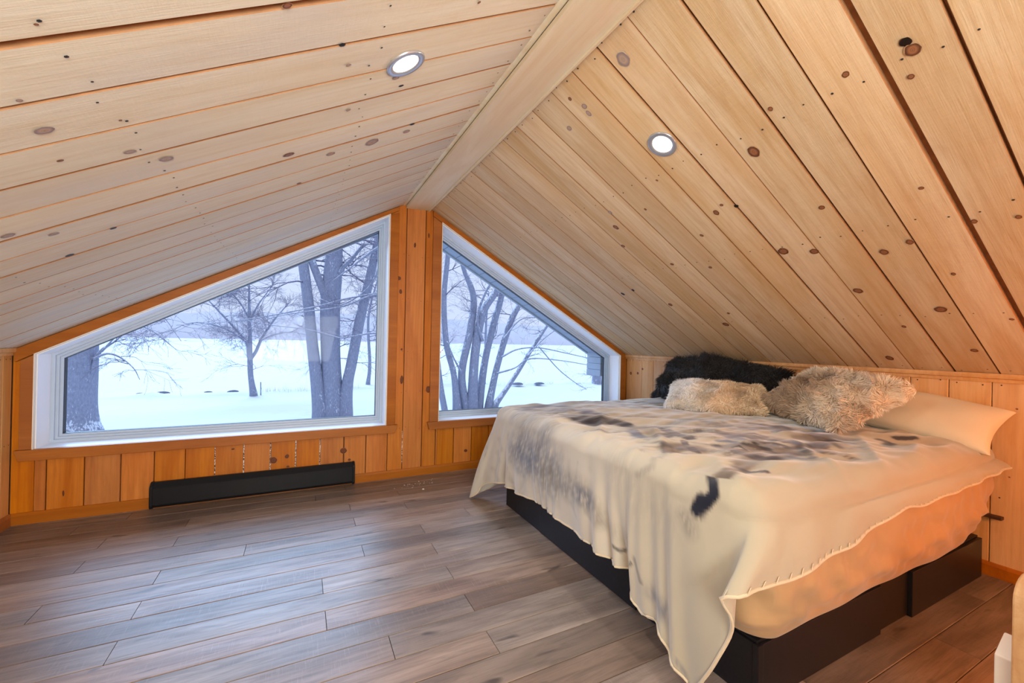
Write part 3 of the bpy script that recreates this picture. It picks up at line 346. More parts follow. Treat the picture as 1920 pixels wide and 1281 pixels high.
STROKES=[([(0.986, -2.237), (1.006, -2.247)], 0.022, 0.35, 'k', 1), ([(1.007, -2.258), (1.041, -2.282), (1.124, -2.264)], 0.0147, 0.4, 'k', 0.95), ([(1.11, -2.263), (1.243, -2.224), (1.335, -2.187)], 0.0229, 0.6, 'b', 0.8), ([(1.347, -2.179), (1.449, -2.15), (1.496, -2.155)], 0.0359, 0.7, 'g', 0.7), ([(1.266, -2.246), (1.316, -2.267)], 0.0099, 0.5, 'k', 0.9), ([(1.269, -2.199), (1.269, -2.235)], 0.0117, 0.5, 'k', 0.8), ([(1.465, -1.994), (1.467, -2.096), (1.499, -2.171), (1.604, -2.184)], 0.0249, 0.5, 'k', 0.9), ([(1.682, -2.159), (1.757, -2.147), (1.837, -2.144)], 0.0368, 0.5, 'b', 0.9), ([(1.853, -2.132), (1.886, -2.126)], 0.0276, 0.5, 'k', 0.8), ([(2.035, -2.063), (2.03, -2.134)], 0.0448, 0.4, 'k', 1), ([(1.987, -1.815), (2.016, -1.892), (2.068, -1.974)], 0.0352, 0.6, 'k', 0.85), ([(2.055, -2.144), (2.064, -2.187), (2.098, -2.22)], 0.015, 0.5, 'k', 0.8), ([(2.269, -2.177), (2.264, -2.217), (2.184, -2.235)], 0.0168, 0.5, 'k', 0.9), ([(2.354, -2.199), (2.419, -2.236)], 0.0147, 0.4, 'k', 0.95), ([(1.486, -1.651), (1.461, -1.761), (1.443, -1.862)], 0.0277, 0.35, 'k', 1), ([(1.359, -1.798), (1.409, -1.786)], 0.0263, 0.4, 'k', 0.95), ([(1.265, -1.914), (1.186, -1.997)], 0.0185, 0.4, 'k', 0.9), ([(1.224, -1.982), (1.228, -2.022)], 0.0187, 0.4, 'k', 0.9), ([(1.244, -1.949), (1.314, -1.934), (1.34, -1.979)], 0.0321, 0.5, 'b', 0.7), ([(1.332, -1.976), (1.317, -2.003)], 0.0153, 0.4, 'k', 0.9), ([(1.387, -1.889), (1.336, -1.943)], 0.011, 0.4, 'k', 0.8), ([(1.006, -1.985), (1.048, -2.043), (1.156, -2.008)], 0.0103, 0.9, 'g', 0.4), ([(1.237, -1.319), (1.267, -1.405), (1.28, -1.439)], 0.0491, 0.5, 'k', 0.85), ([(1.288, -1.398), (1.369, -1.443), (1.421, -1.52)], 0.0339, 0.5, 'k', 0.95), ([(1.299, -1.084), (1.386, -1.096), (1.429, -1.149), (1.413, -1.303)], 0.0433, 0.6, 'n', 0.8), ([(1.182, -0.945), (1.3, -0.879), (1.463, -0.867)], 0.0496, 0.7, 'n', 0.55), ([(1.146, -1.593), (1.188, -1.633)], 0.0262, 0.6, 'k', 0.7), ([(1.221, -1.657), (1.27, -1.653), (1.329, -1.676)], 0.0137, 0.4, 'k', 0.9), ([(1.304, -1.666), (1.293, -1.729)], 0.0256, 0.5, 'n', 0.8), ([(1.409, -1.622), (1.382, -1.731)], 0.0465, 0.8, 'b', 0.5), ([(1.278, -1.745), (1.329, -1.827)], 0.0241, 0.8, 'n', 0.6), ([(0.911, -1.193), (0.904, -1.329), (0.863, -1.39)], 0.0926, 1.0, 'n', 0.55), ([(0.849, -1.106), (0.864, -1.278)], 0.0522, 1, 'n', 0.45), ([(0.961, -1.352), (1.042, -1.373)], 0.035, 1, 'n', 0.35), ([(0.843, -1.391), (0.848, -1.536), (0.847, -1.678)], 0.0441, 1, 'g', 0.55), ([(0.841, -1.66), (0.837, -1.715)], 0.0278, 0.9, 'n', 0.55), ([(0.825, -1.743), (0.799, -1.757)], 0.0323, 1, 'g', 0.45), ([(0.792, -1.768), (0.762, -1.922)], 0.0237, 1, 'g', 0.25), ([(0.728, -1.84), (0.714, -1.868), (0.733, -1.908)], 0.0048, 0.6, 'k', 0.6), ([(0.699, -1.91), (0.69, -1.932), (0.715, -1.977)], 0.0045, 0.6, 'k', 0.7), ([(0.735, -1.99), (0.705, -2.004), (0.675, -2.017)], 0.005, 0.8, 'k', 0.4), ([(0.659, -2.061), (0.645, -2.101)], 0.0225, 1, 'n', 0.55), ([(0.551, -2.188), (0.528, -2.237)], 0.0079, 1, 'n', 0.45), ([(0.948, -2.194), (0.926, -2.219)], 0.0229, 1, 'g', 0.5), ([(0.998, -1.871), (0.918, -1.985), (0.924, -2.105)], 0.0652, 1, 'g', 0.18), ([(1.66, -1.589), (1.762, -1.602), (1.794, -1.673)], 0.0218, 0.9, 'n', 0.53), ([(1.982, -1.882), (2.085, -1.911), (2.114, -1.981)], 0.0138, 0.9, 'g', 0.58), ([(1.224, -1.781), (1.283, -1.797), (1.316, -1.838)], 0.0122, 0.9, 'n', 0.28), ([(1.588, -2.003), (1.677, -2.023), (1.686, -2.093)], 0.0095, 0.9, 'k', 0.54), ([(1.371, -1.601), (1.48, -1.636), (1.5, -1.753)], 0.0137, 0.9, 'n', 0.46), ([(1.773, -1.709), (1.801, -1.766), (1.893, -1.776)], 0.0114, 0.9, 'n', 0.43), ([(1.6, -2.028), (1.622, -2.059), (1.68, -2.067)], 0.0227, 0.9, 'n', 0.35), ([(1.392, -1.942), (1.438, -1.974), (1.452, -2.027)], 0.0086, 0.9, 'g', 0.5), ([(1.418, -1.849), (1.542, -1.877), (1.54, -2.0)], 0.0135, 0.9, 'g', 0.26), ([(1.534, -2.107), (1.615, -2.163), (1.648, -2.241)], 0.007, 0.9, 'n', 0.36), ([(1.303, -1.833), (1.377, -1.9), (1.44, -1.972)], 0.0084, 0.9, 'k', 0.32), ([(1.801, -1.701), (1.822, -1.772), (1.91, -1.794)], 0.0106, 0.9, 'g', 0.41), ([(1.373, -1.966), (1.471, -2.019), (1.526, -2.1)], 0.0101, 0.9, 'g', 0.29), ([(1.209, -1.835), (1.256, -1.897), (1.319, -1.941)], 0.0148, 0.9, 'k', 0.34), ([(2.24, -1.935), (2.287, -1.995), (2.35, -2.045)], 0.0383, 0.9, 'n', 0.32), ([(1.573, -1.872), (1.621, -1.896), (1.635, -1.945)], 0.0166, 0.9, 'g', 0.42), ([(1.41, -1.59), (1.483, -1.6), (1.508, -1.657)], 0.029, 0.9, 'g', 0.36), ([(2.005, -1.974), (2.033, -2.003), (2.026, -2.049)], 0.0252, 0.9, 'g', 0.42), ([(1.481, -1.591), (1.563, -1.677), (1.62, -1.777)], 0.017, 0.9, 'n', 0.53), ([(1.539, -2.064), (1.593, -2.105), (1.626, -2.157)], 0.0112, 0.9, 'n', 0.58), ([(1.131, -1.928), (1.218, -1.981), (1.296, -2.041)], 0.0179, 0.9, 'g', 0.52), ([(1.292, -1.952), (1.372, -2.006), (1.431, -2.073)], 0.0134, 0.9, 'n', 0.57), ([(1.716, -1.517), (1.898, -1.538), (1.863, -1.727)], 0.0161, 0.9, 'n', 0.56), ([(1.454, -2.054), (1.481, -2.084), (1.523, -2.104)], 0.0197, 0.9, 'n', 0.57), ([(1.84, -1.666), (1.982, -1.689), (1.971, -1.816)], 0.0192, 0.9, 'g', 0.26), ([(1.167, -1.896), (1.27, -1.933), (1.317, -2.017)], 0.0075, 0.9, 'k', 0.41), ([(1.207, -1.972), (1.246, -2.012), (1.278, -2.055)], 0.0112, 0.9, 'g', 0.29), ([(1.493, -2.079), (1.559, -2.11), (1.57, -2.172)], 0.0187, 0.9, 'g', 0.47), ([(1.823, -2.11), (1.926, -2.159), (1.982, -2.23)], 0.0192, 0.9, 'n', 0.56), ([(1.583, -1.591), (1.675, -1.621), (1.696, -1.712)], 0.0326, 0.9, 'g', 0.25), ([(1.459, -1.846), (1.511, -1.895), (1.562, -1.942)], 0.0092, 0.9, 'g', 0.39), ([(1.623, -1.687), (1.637, -1.742), (1.727, -1.734)], 0.0107, 0.9, 'n', 0.44), ([(1.72, -2.144), (1.755, -2.197), (1.816, -2.234)], 0.0146, 0.9, 'k', 0.4), ([(1.246, -1.876), (1.289, -1.914), (1.347, -1.939)], 0.0078, 0.9, 'g', 0.49), ([(1.831, -1.852), (1.977, -1.891), (1.963, -2.021)], 0.0268, 0.9, 'g', 0.28), ([(1.499, -2.093), (1.554, -2.115), (1.589, -2.15)], 0.0202, 0.9, 'k', 0.26), ([(1.719, -2.172), (1.782, -2.225), (1.812, -2.291)], 0.0099, 0.9, 'k', 0.6), ([(1.469, -2.124), (1.471, -2.158), (1.495, -2.178)], 0.0084, 0.9, 'n', 0.49), ([(1.708, -2.034), (1.818, -2.072), (1.812, -2.17)], 0.0161, 0.9, 'k', 0.33), ([(1.776, -1.766), (1.816, -1.819), (1.866, -1.862)], 0.0222, 0.9, 'n', 0.56), ([(1.598, -1.816), (1.717, -1.854), (1.746, -1.952)], 0.0095, 0.9, 'g', 0.56), ([(1.549, -1.908), (1.652, -1.951), (1.693, -2.034)], 0.0087, 0.9, 'k', 0.27), ([(1.653, -2.222), (1.736, -2.27), (1.788, -2.33)], 0.0082, 0.9, 'n', 0.42), ([(1.72, -1.942), (1.835, -1.96), (1.805, -2.065)], 0.0106, 0.9, 'g', 0.58), ([(1.252, -1.892), (1.327, -1.934), (1.354, -2.014)], 0.0107, 0.9, 'k', 0.34), ([(1.984, -1.868), (2.152, -1.902), (2.156, -2.022)], 0.0347, 0.9, 'n', 0.46), ([(1.919, -1.801), (1.969, -1.824), (2.012, -1.852)], 0.0287, 0.9, 'g', 0.45), ([(1.617, -2.052), (1.685, -2.088), (1.735, -2.134)], 0.022, 0.9, 'n', 0.43), ([(1.729, -1.686), (1.845, -1.745), (1.886, -1.854)], 0.0183, 0.9, 'n', 0.36), ([(1.576, -1.821), (1.575, -1.865), (1.653, -1.848)], 0.0266, 0.9, 'g', 0.28), ([(1.297, -1.801), (1.339, -1.806), (1.367, -1.824)], 0.0232, 0.9, 'k', 0.31), ([(1.563, -2.177), (1.61, -2.229), (1.65, -2.283)], 0.0119, 0.9, 'g', 0.54), ([(1.935, -1.748), (1.982, -1.824), (2.073, -1.871)], 0.0274, 0.9, 'n', 0.46), ([(1.235, -1.782), (1.261, -1.83), (1.305, -1.859)], 0.0119, 0.9, 'n', 0.47), ([(1.344, -1.968), (1.414, -2.031), (1.466, -2.103)], 0.0163, 0.9, 'g', 0.46), ([(1.393, -2.08), (1.465, -2.09), (1.46, -2.152)], 0.0137, 0.9, 'k', 0.54), ([(2.089, -1.766), (2.208, -1.807), (2.207, -1.913)], 0.0167, 0.9, 'n', 0.29), ([(1.739, -2.18), (1.838, -2.195), (1.808, -2.271)], 0.0187, 0.9, 'k', 0.58), ([(1.612, -2.192), (1.62, -2.215), (1.664, -2.219)], 0.0102, 0.9, 'n', 0.54), ([(1.532, -1.77), (1.651, -1.784), (1.658, -1.883)], 0.03, 0.9, 'k', 0.55), ([(1.261, -1.167), (1.416, -1.244), (1.605, -1.283)], 0.0198, 1.0, 'g', 0.31), ([(1.287, -1.352), (1.36, -1.416), (1.453, -1.454)], 0.033, 1.0, 'g', 0.27), ([(1.786, -1.016), (1.989, -1.018), (2.123, -1.097)], 0.0335, 1.0, 'n', 0.23), ([(2.055, -0.949), (2.355, -0.994), (2.634, -1.073)], 0.0359, 1.0, 'g', 0.35), ([(1.933, -1.268), (2.031, -1.282), (2.102, -1.322)], 0.0516, 1.0, 'g', 0.22), ([(1.767, -0.862), (2.0, -0.91), (2.154, -1.047)], 0.0473, 1.0, 'g', 0.4), ([(1.04, -1.128), (1.08, -1.222), (1.19, -1.195)], 0.0302, 1.0, 'g', 0.35), ([(1.263, -1.101), (1.397, -1.174), (1.545, -1.231)], 0.038, 1.0, 'g', 0.24), ([(1.102, -1.275), (1.268, -1.353), (1.428, -1.438)], 0.0145, 1.0, 'g', 0.35), ([(1.541, -1.367), (1.633, -1.37), (1.71, -1.392)], 0.0278, 1.0, 'n', 0.31), ([(1.386, -1.023), (1.545, -1.019), (1.603, -1.149)], 0.0247, 1.0, 'g', 0.25), ([(1.247, -1.081), (1.325, -1.123), (1.43, -1.128)], 0.0257, 1.0, 'n', 0.22), ([(1.099, -1.296), (1.172, -1.326), (1.274, -1.317)], 0.0154, 1.0, 'g', 0.38), ([(1.559, -1.432), (1.715, -1.445), (1.821, -1.51)], 0.0334, 1.0, 'g', 0.24), ([(1.971, -1.369), (2.138, -1.371), (2.185, -1.468)], 0.0343, 1.0, 'n', 0.37), ([(1.813, -1.162), (1.916, -1.172), (1.974, -1.226)], 0.0494, 1.0, 'g', 0.24), ([(1.974, -0.896), (2.233, -0.94), (2.457, -1.028)], 0.027, 1.0, 'n', 0.21), ([(1.348, -1.27), (1.451, -1.26), (1.518, -1.299)], 0.0227, 1.0, 'g', 0.36), ([(1.637, -1.063), (1.78, -1.168), (1.97, -1.222)], 0.0395, 1.0, 'n', 0.41), ([(1.36, -0.938), (1.504, -0.993), (1.669, -1.026)], 0.0456, 1.0, 'g', 0.31), ([(2.15, -0.967), (2.382, -0.994), (2.587, -1.055)], 0.0511, 1.0, 'g', 0.33), ([(1.034, -1.079), (1.19, -1.183), (1.316, -1.314)], 0.0331, 1.0, 'n', 0.23), ([(1.17, -1.09), (1.247, -1.158), (1.382, -1.141)], 0.0311, 1.0, 'g', 0.32), ([(2.067, -0.928), (2.117, -1.01), (2.327, -0.939)], 0.0377, 1.0, 'n', 0.39), ([(2.171, -0.972), (2.382, -0.973), (2.495, -1.067)], 0.0673, 1.0, 'g', 0.24), ([(1.887, -0.996), (1.964, -1.053), (2.059, -1.09)], 0.025, 1.0, 'g', 0.2), ([(1.116, -0.818), (1.263, -0.858), (1.433, -0.871)], 0.0388, 1.0, 'n', 0.24), ([(1.17, -1.135), (1.259, -1.12), (1.32, -1.15)], 0.0403, 1.0, 'g', 0.41), ([(1.543, -1.142), (1.736, -1.165), (1.864, -1.265)], 0.0364, 1.0, 'n', 0.22), ([(2.238, -1.078), (2.446, -1.155), (2.683, -1.216)], 0.0382, 1.0, 'g', 0.41), ([(1.241, -0.919), (1.341, -1.014), (1.511, -1.006)], 0.0454, 1.0, 'n', 0.33), ([(1.052, -1.0), (1.261, -1.047), (1.441, -1.148)], 0.0321, 1.0, 'n', 0.41), ([(1.563, -1.005), (1.691, -1.025), (1.809, -1.063)], 0.0305, 1.0, 'g', 0.32), ([(1.775, -1.024), (2.023, -1.061), (2.253, -1.129)], 0.0311, 1.0, 'g', 0.34), ([(1.253, -0.985), (1.474, -1.039), (1.672, -1.134)], 0.0196, 1.0, 'g', 0.39), ([(1.905, -0.986), (2.152, -1.05), (2.356, -1.16)], 0.0389, 1.0, 'n', 0.3), ([(1.889, -1.082), (1.942, -1.139), (2.099, -1.096)], 0.0227, 1.0, 'g', 0.29), ([(1.14, -1.119), (1.216, -1.116), (1.271, -1.152)], 0.0283, 1.0, 'n', 0.23), ([(1.569, -0.797), (1.73, -0.806), (1.855, -0.869)], 0.0451, 1.0, 'n', 0.36), ([(1.627, -0.806), (1.793, -0.816), (1.955, -0.84)], 0.0348, 1.0, 'g', 0.23), ([(0.924, -1.247), (0.887, -1.294)], 0.0116, 1.0, 'n', 0.28), ([(0.76, -1.206), (0.675, -1.185)], 0.0197, 1.0, 'g', 0.25), ([(0.825, -1.248), (0.781, -1.294)], 0.0145, 1.0, 'n', 0.17), ([(0.984, -1.123), (0.931, -1.173)], 0.0165, 1.0, 'g', 0.23), ([(0.952, -1.574), (0.889, -1.585)], 0.0093, 1.0, 'g', 0.21), ([(0.818, -1.709), (0.782, -1.713)], 0.0122, 1.0, 'n', 0.16), ([(0.951, -1.122), (0.873, -1.141)], 0.0205, 1.0, 'n', 0.26), ([(0.784, -1.593), (0.74, -1.63)], 0.0082, 1.0, 'g', 0.25), ([(0.949, -1.481), (0.921, -1.499)], 0.0122, 1.0, 'g', 0.27), ([(0.841, -1.275), (0.812, -1.293)], 0.0065, 1.0, 'g', 0.26), ([(0.697, -0.89), (0.648, -0.945)], 0.0133, 1.0, 'g', 0.24), ([(0.875, -0.689), (0.836, -0.739)], 0.019, 1.0, 'g', 0.22), ([(0.89, -0.892), (0.841, -0.949)], 0.0117, 1.0, 'g', 0.21), ([(0.918, -1.115), (0.883, -1.12)], 0.0185, 1.0, 'n', 0.24), ([(0.863, -1.511), (0.834, -1.505)], 0.0158, 1.0, 'g', 0.28), ([(0.949, -1.184), (0.892, -1.175)], 0.0125, 1.0, 'g', 0.29), ([(0.84, -1.563), (0.805, -1.545)], 0.0145, 1.0, 'n', 0.25), ([(0.796, -1.242), (0.778, -1.289)], 0.0084, 1.0, 'g', 0.23), ([(0.783, -1.355), (0.738, -1.365)], 0.0177, 1.0, 'n', 0.16), ([(0.946, -1.454), (0.896, -1.429)], 0.0121, 1.0, 'n', 0.26), ([(0.98, -1.512), (0.95, -1.522)], 0.0149, 1.0, 'g', 0.24), ([(0.859, -1.195), (0.805, -1.223)], 0.0095, 1.0, 'g', 0.22), ([(0.824, -0.751), (0.753, -0.717)], 0.0119, 1.0, 'g', 0.17), ([(0.83, -1.62), (0.768, -1.611)], 0.0106, 1.0, 'n', 0.22), ([(0.949, -1.043), (0.873, -1.045)], 0.0193, 1.0, 'n', 0.29), ([(0.81, -1.556), (0.778, -1.565)], 0.0148, 1.0, 'g', 0.18), ([(0.841, -0.684), (0.788, -0.734)], 0.0203, 1.0, 'g', 0.23), ([(0.873, -1.609), (0.818, -1.614)], 0.0084, 1.0, 'g', 0.27), ([(0.953, -1.297), (0.887, -1.278)], 0.0162, 1.0, 'n', 0.25), ([(0.95, -1.268), (0.926, -1.3)], 0.0102, 1.0, 'g', 0.15), ([(0.974, -1.322), (0.939, -1.324)], 0.0102, 1.0, 'g', 0.19), ([(0.808, -0.904), (0.768, -0.939)], 0.0132, 1.0, 'n', 0.16), ([(0.833, -1.465), (0.776, -1.481)], 0.0116, 1.0, 'g', 0.22), ([(0.781, -1.13), (0.767, -1.189)], 0.0124, 1.0, 'n', 0.2), ([(0.907, -1.172), (0.848, -1.174)], 0.0126, 1.0, 'g', 0.14), ([(0.942, -1.211), (0.871, -1.195)], 0.0201, 1.0, 'n', 0.19), ([(0.817, -1.385), (0.772, -1.372)], 0.0172, 1.0, 'g', 0.13), ([(0.812, -1.488), (0.748, -1.467)], 0.0088, 1.0, 'g', 0.3), ([(0.764, -0.637), (0.67, -0.659)], 0.0296, 1.0, 'g', 0.14), ([(0.789, -1.695), (0.766, -1.721)], 0.0084, 1.0, 'g', 0.23), ([(0.762, -1.035), (0.69, -1.073)], 0.0105, 1.0, 'g', 0.28), ([(0.898, -1.02), (0.835, -1.02)], 0.0109, 1.0, 'n', 0.22), ([(0.94, -0.996), (0.878, -1.012)], 0.0146, 1.0, 'g', 0.3), ([(0.892, -1.248), (0.841, -1.272)], 0.0188, 1.0, 'n', 0.21), ([(0.882, -1.064), (0.814, -1.057)], 0.0147, 1.0, 'g', 0.17), ([(0.844, -1.482), (0.814, -1.52)], 0.0109, 1.0, 'n', 0.13), ([(0.899, -1.583), (0.841, -1.596)], 0.0063, 1.0, 'g', 0.23), ([(0.77, -1.421), (0.739, -1.465)], 0.0107, 1.0, 'n', 0.21), ([(0.915, -1.405), (0.856, -1.444)], 0.0146, 1.0, 'g', 0.28), ([(0.701, -1.033), (0.661, -1.017)], 0.0162, 1.0, 'g', 0.13), ([(0.993, -1.717), (0.957, -1.715)], 0.0108, 1.0, 'g', 0.13), ([(0.899, -1.327), (0.851, -1.311)], 0.011, 1.0, 'n', 0.21), ([(0.645, -0.822), (0.594, -0.861)], 0.0219, 1.0, 'g', 0.14), ([(0.912, -1.47), (0.891, -1.505)], 0.0111, 1.0, 'n', 0.2), ([(0.843, -1.595), (0.822, -1.625)], 0.0065, 1.0, 'n', 0.15), ([(0.863, -1.215), (0.784, -1.213)], 0.0179, 1.0, 'n', 0.15), ([(0.795, -1.481), (0.734, -1.506)], 0.0144, 1.0, 'g', 0.13), ([(0.942, -1.325), (0.88, -1.333)], 0.0152, 1.0, 'g', 0.23), ([(0.883, -1.427), (0.85, -1.452)], 0.006, 1.0, 'g', 0.23), ([(0.962, -1.638), (0.899, -1.634)], 0.0052, 1.0, 'n', 0.18), ([(1.697, -1.929), (1.767, -1.942), (1.775, -1.994)], 0.0099, 0.6, 'n', 0.83), ([(2.058, -1.898), (2.042, -1.929), (2.076, -1.932)], 0.0184, 0.6, 'b', 0.56), ([(1.774, -2.084), (1.789, -2.097), (1.785, -2.12)], 0.0116, 0.6, 'k', 0.43), ([(1.734, -1.975), (1.758, -2.007), (1.793, -2.032)], 0.0122, 0.6, 'b', 0.5), ([(1.996, -1.936), (2.011, -1.977), (2.052, -2.002)], 0.0138, 0.6, 'k', 0.52), ([(2.092, -2.039), (2.137, -2.055), (2.122, -2.099)], 0.0172, 0.6, 'n', 0.72), ([(1.757, -2.038), (1.759, -2.061), (1.782, -2.072)], 0.0132, 0.6, 'k', 0.76), ([(1.621, -1.881), (1.64, -1.898), (1.667, -1.908)], 0.0088, 0.6, 'b', 0.85), ([(2.029, -1.961), (2.072, -1.961), (2.048, -1.998)], 0.0108, 0.6, 'k', 0.75), ([(1.658, -2.091), (1.688, -2.128), (1.745, -2.149)], 0.009, 0.6, 'g', 0.78), ([(1.604, -2.105), (1.671, -2.124), (1.685, -2.174)], 0.0095, 0.6, 'b', 0.62), ([(2.015, -2.039), (2.066, -2.048), (2.075, -2.078)], 0.0135, 0.6, 'k', 0.65), ([(1.987, -2.037), (2.017, -2.047), (2.034, -2.064)], 0.0104, 0.6, 'g', 0.41), ([(1.584, -1.947), (1.622, -1.968), (1.637, -2.004)], 0.0094, 0.6, 'k', 0.75), ([(2.023, -1.849), (2.092, -1.863), (2.071, -1.93)], 0.0108, 0.6, 'k', 0.48), ([(1.491, -2.036), (1.499, -2.056), (1.529, -2.059)], 0.0053, 0.6, 'n', 0.84), ([(2.01, -1.976), (2.057, -2.004), (2.089, -2.041)], 0.0177, 0.6, 'n', 0.57), ([(1.52, -2.024), (1.551, -2.038), (1.547, -2.073)], 0.008, 0.6, 'k', 0.51), ([(1.729, -1.901), (1.796, -1.916), (1.808, -1.966)], 0.0077, 0.6, 'n', 0.66), ([(1.9, -2.092), (1.924, -2.129), (1.951, -2.163)], 0.0113, 0.6, 'g', 0.56), ([(2.084, -2.039), (2.133, -2.076), (2.154, -2.125)], 0.0196, 0.6, 'g', 0.62), ([(1.653, -1.852), (1.679, -1.889), (1.712, -1.919)], 0.0169, 0.6, 'k', 0.75), ([(1.502, -1.995), (1.546, -2.01), (1.57, -2.038)], 0.0109, 0.6, 'n', 0.53), ([(1.609, -2.084), (1.663, -2.105), (1.69, -2.14)], 0.0073, 0.6, 'b', 0.51), ([(1.86, -1.815), (1.894, -1.849), (1.942, -1.874)], 0.0182, 0.6, 'k', 0.45), ([(1.61, -2.095), (1.635, -2.116), (1.67, -2.131)], 0.0128, 0.6, 'g', 0.44), ([(1.943, -2.037), (1.992, -2.072), (2.018, -2.117)], 0.0124, 0.6, 'b', 0.62), ([(1.732, -1.914), (1.752, -1.947), (1.784, -1.972)], 0.0108, 0.6, 'g', 0.64), ([(1.662, -2.159), (1.676, -2.179), (1.683, -2.201)], 0.0101, 0.6, 'k', 0.43), ([(1.523, -1.948), (1.548, -1.963), (1.56, -1.987)], 0.0128, 0.6, 'n', 0.83), ([(1.916, -2.117), (1.94, -2.129), (1.94, -2.152)], 0.0109, 0.6, 'b', 0.53), ([(1.708, -1.947), (1.737, -1.987), (1.794, -2.008)], 0.0083, 0.6, 'k', 0.58), ([(1.619, -2.033), (1.686, -2.054), (1.713, -2.099)], 0.0093, 0.6, 'k', 0.85), ([(1.677, -1.828), (1.697, -1.864), (1.732, -1.887)], 0.0116, 0.6, 'b', 0.73), ([(1.769, -2.166), (1.816, -2.197), (1.834, -2.242)], 0.0104, 0.6, 'k', 0.52), ([(1.566, -2.027), (1.601, -2.051), (1.625, -2.082)], 0.0124, 0.6, 'k', 0.83), ([(1.697, -2.111), (1.758, -2.123), (1.759, -2.167)], 0.0091, 0.6, 'k', 0.71), ([(1.713, -1.965), (1.769, -1.993), (1.783, -2.046)], 0.0103, 0.6, 'g', 0.73), ([(1.783, -2.149), (1.804, -2.18), (1.845, -2.201)], 0.0086, 0.6, 'n', 0.85), ([(1.711, -2.156), (1.764, -2.166), (1.75, -2.209)], 0.0065, 0.6, 'k', 0.55), ([(1.605, -1.879), (1.634, -1.884), (1.635, -1.909)], 0.011, 0.6, 'b', 0.6), ([(1.57, -1.981), (1.633, -1.998), (1.64, -2.051)], 0.0079, 0.6, 'g', 0.63), ([(1.995, -2.03), (2.042, -2.038), (2.058, -2.062)], 0.0146, 0.6, 'b', 0.8), ([(1.931, -1.927), (1.976, -1.923), (1.968, -1.951)], 0.015, 0.6, 'k', 0.71), ([(1.938, -2.016), (1.989, -2.035), (1.988, -2.08)], 0.0185, 0.6, 'g', 0.8), ([(1.831, -1.831), (1.853, -1.855), (1.889, -1.868)], 0.0105, 0.6, 'n', 0.78), ([(1.555, -2.058), (1.615, -2.075), (1.616, -2.128)], 0.0058, 0.6, 'k', 0.73), ([(1.659, -1.893), (1.709, -1.929), (1.737, -1.978)], 0.0124, 0.6, 'n', 0.62), ([(1.564, -2.092), (1.607, -2.124), (1.634, -2.163)], 0.0128, 0.6, 'n', 0.51), ([(2.172, -1.978), (2.172, -2.005), (2.186, -2.023)], 0.02, 0.6, 'k', 0.64), ([(1.561, -2.043), (1.596, -2.048), (1.594, -2.077)], 0.0098, 0.6, 'b', 0.41), ([(2.036, -2.043), (2.105, -2.05), (2.095, -2.095)], 0.0141, 0.6, 'n', 0.49), ([(1.489, -2.004), (1.542, -2.03), (1.566, -2.076)], 0.0131, 0.6, 'g', 0.71), ([(1.625, -1.912), (1.67, -1.913), (1.657, -1.954)], 0.0153, 0.6, 'n', 0.75), ([(2.101, -1.981), (2.111, -2.013), (2.124, -2.043)], 0.012, 0.6, 'n', 0.7), ([(1.796, -2.091), (1.835, -2.099), (1.832, -2.13)], 0.0064, 0.6, 'k', 0.44), ([(1.736, -2.018), (1.758, -2.043), (1.779, -2.07)], 0.012, 0.6, 'k', 0.46), ([(1.749, -1.843), (1.753, -1.873), (1.772, -1.892)], 0.0172, 0.6, 'g', 0.43), ([(1.947, -1.929), (2.039, -1.946), (2.045, -2.009)], 0.0128, 0.6, 'n', 0.52), ([(1.75, -2.02), (1.819, -2.04), (1.808, -2.105)], 0.008, 0.6, 'k', 0.54), ([(1.738, -2.042), (1.751, -2.056), (1.759, -2.072)], 0.0087, 0.6, 'k', 0.73), ([(1.795, -1.968), (1.798, -1.996), (1.838, -2.001)], 0.0147, 0.6, 'g', 0.45), ([(1.617, -1.957), (1.665, -1.966), (1.655, -2.012)], 0.0117, 0.6, 'n', 0.85), ([(1.5, -2.022), (1.536, -2.025), (1.525, -2.06)], 0.0054, 0.6, 'k', 0.78), ([(2.038, -1.94), (2.073, -1.977), (2.117, -2.008)], 0.0148, 0.6, 'n', 0.66), ([(1.869, -2.13), (1.934, -2.139), (1.924, -2.183)], 0.0125, 0.6, 'k', 0.55), ([(1.476, -2.03), (1.511, -2.064), (1.532, -2.104)], 0.0113, 0.6, 'b', 0.8), ([(1.732, -2.031), (1.769, -2.029), (1.747, -2.063)], 0.0101, 0.6, 'k', 0.83), ([(1.742, -2.03), (1.782, -2.052), (1.789, -2.093)], 0.0163, 0.6, 'n', 0.68), ([(1.593, -2.106), (1.619, -2.131), (1.662, -2.147)], 0.0132, 0.6, 'k', 0.67)]

# ================================================================== SETTING
def struct(o): o['kind'] = 'structure'; return o
